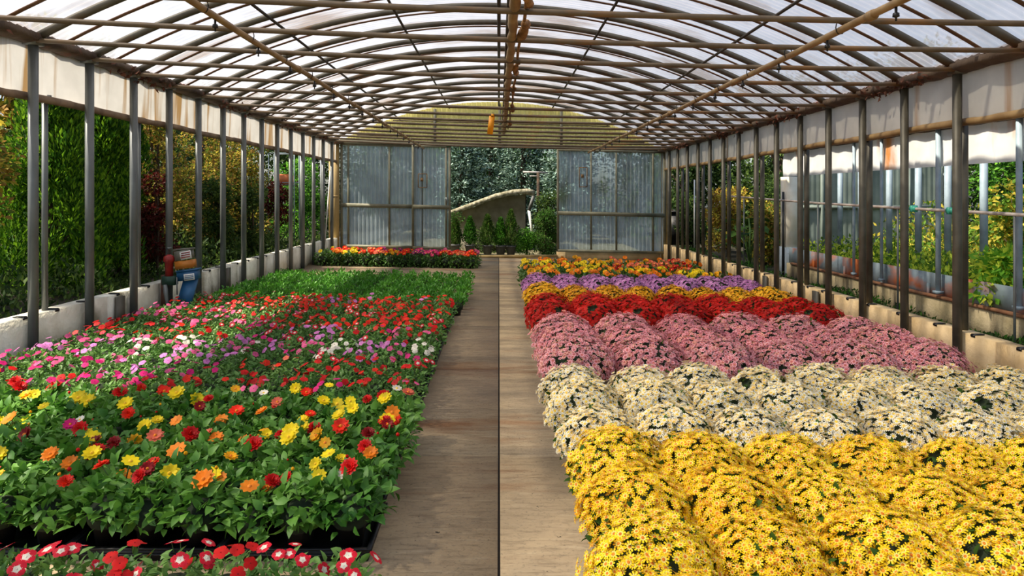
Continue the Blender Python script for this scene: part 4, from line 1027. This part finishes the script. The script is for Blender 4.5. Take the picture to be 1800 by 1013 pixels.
# plants of the next house
weeds('weeds', 'yellow-green weeds filling the next bed behind the sheet metal', 5.15, 6.6, 5, 11.6, .7, .34, 9000, YG, .075, 1)
weeds('tall_weeds', 'tall olive weeds at the back of the next bed', 6.6, 8.5, 6, 12.6, .7, 1.0, 10000, [YG[1], YB_[0], YB_[1]], .09, 2)
weeds('moss_strip', 'mossy grass on the strip outside the right wall', XR + .26, XN - .06, 4.5, 17.5, .27, .16, 9000, [GG[1], DG[0]], .05, 3)
shrub('shrub', 'bright green big-leaved plant over the near end of the sheet metal', 'shrub', (5.45, 7.0, .66 + sh(5.3)), .38, .38, 1100, .11, GG[:1] + [YG[0]], 12, seed=90)
shrub('shrub', 'yellowing shrub above the bright green plant in the next bed', 'shrub', (6.7, 8.6, .70 + sh(6.7)), .45, 1.1, 1800, .10, [YB_[0], YG[1]], 10, seed=91)
shrub('tree', 'bright green leafy tree behind the pipe posts of the next house', 'tree', (9.0, 11.3, .27), 1.0, 3.2, 7000, .10, GG + DG[:1], 18, seed=92, z_low=.12)
shrub('tree', 'dark leafy tree behind the near grey sheets', 'tree', (10.2, 8.5, .27), 1.4, 3.6, 5000, .12, DG, 18, seed=97)
rt = [(5.6, 14.2, .55, 1.3, YB_, 'tan and olive shrub outside the right wall before the white column'), (5.5, 16.2, .6, 1.5, [YB_[0], YB_[2]], 'yellow-brown shrub outside the right wall by the far posts'),
      (5.3, 18.4, .6, 1.6, DG, 'dark green shrub beyond the far end of the right wall'), (6.6, 15.2, .8, 1.9, DG, 'dark bush behind the tan shrub on the right')]
for k, (x, y, R, H, ms, lb_) in enumerate(rt): shrub('shrub', lb_, 'shrub', (x, y, .27 + sh(x)), R, H, 3500, .08, ms, 12, seed=110 + k)
for k, (x, y, R, H) in enumerate(((7.4, 17.6, 1.5, 4.4), (9.6, 16.6, 1.7, 5.0), (6.2, 21.5, 1.8, 4.8), (9.3, 22, 2.2, 5.4), (12.4, 19, 2.4, 5.6), (5.0, 26, 2.2, 5.2), (13, 13, 2.4, 5.2), (12.5, 8, 2.2, 5.0))):
    shrub('tree', f'dark evergreen tree in the row beyond the right wall, {ORD[k]} from the back doors outward', 'tree', (x, y, .25 + sh(x)), R * 1.1, H, 9000, .16, DG, 34, True, 'dark trees beyond the right wall', seed=130 + k, z_low=.04)
# big-leaved plant
th = thing('large_leaved_plant', 'plant with very large round dark leaves beside the white column', 'plant', (5.0, 13.4, .27 + sh(5)))
m = MB(); mst = MB()
for k in range(14):
    a = rng.uniform(0, 2 * pi); zz = rng.uniform(.35, 1.0); rr = rng.uniform(.1, .4); p = np.array([rr * cos(a), rr * sin(a), zz])
    m.scatter(leaf_t(.34, .30, .1, .25, wide=.3), frames_dir(np.array([[cos(a), sin(a), rng.uniform(-.3, .2)]]), .3), [p])
    mst.tube([(0, 0, 0), p * [.4, .4, .7], p], .01, 5)
m.build('leaf_blades', M['g_mum'], th); mst.build('stems', M['g_stem'], th)
m = MB(); m.lathe([(.018, 0), (.018, 1.75)], n=8); m.box((.06, 0, 1.3), (.14, .02, .03)); x = wx(1220, 16.6)
o = m.build('stake', wht, loc=(5.0, depth_of(343, 5.0), .27)); tag(o, 'slim white stake standing outside the right wall by the far posts', 'stake')
x = 5.4; m = MB(); m.box((0, 0, .45), (1.0, .5, .9)); m.box((0, -.27, .45), (.9, .03, .7)); m.box((0, 0, .92), (1.06, .56, .04)); o = m.build('dark_cabinet', M['black'], loc=(5.0, 18.9, .25)); tag(o, 'black box cabinet outside the far right posts', 'cabinet')
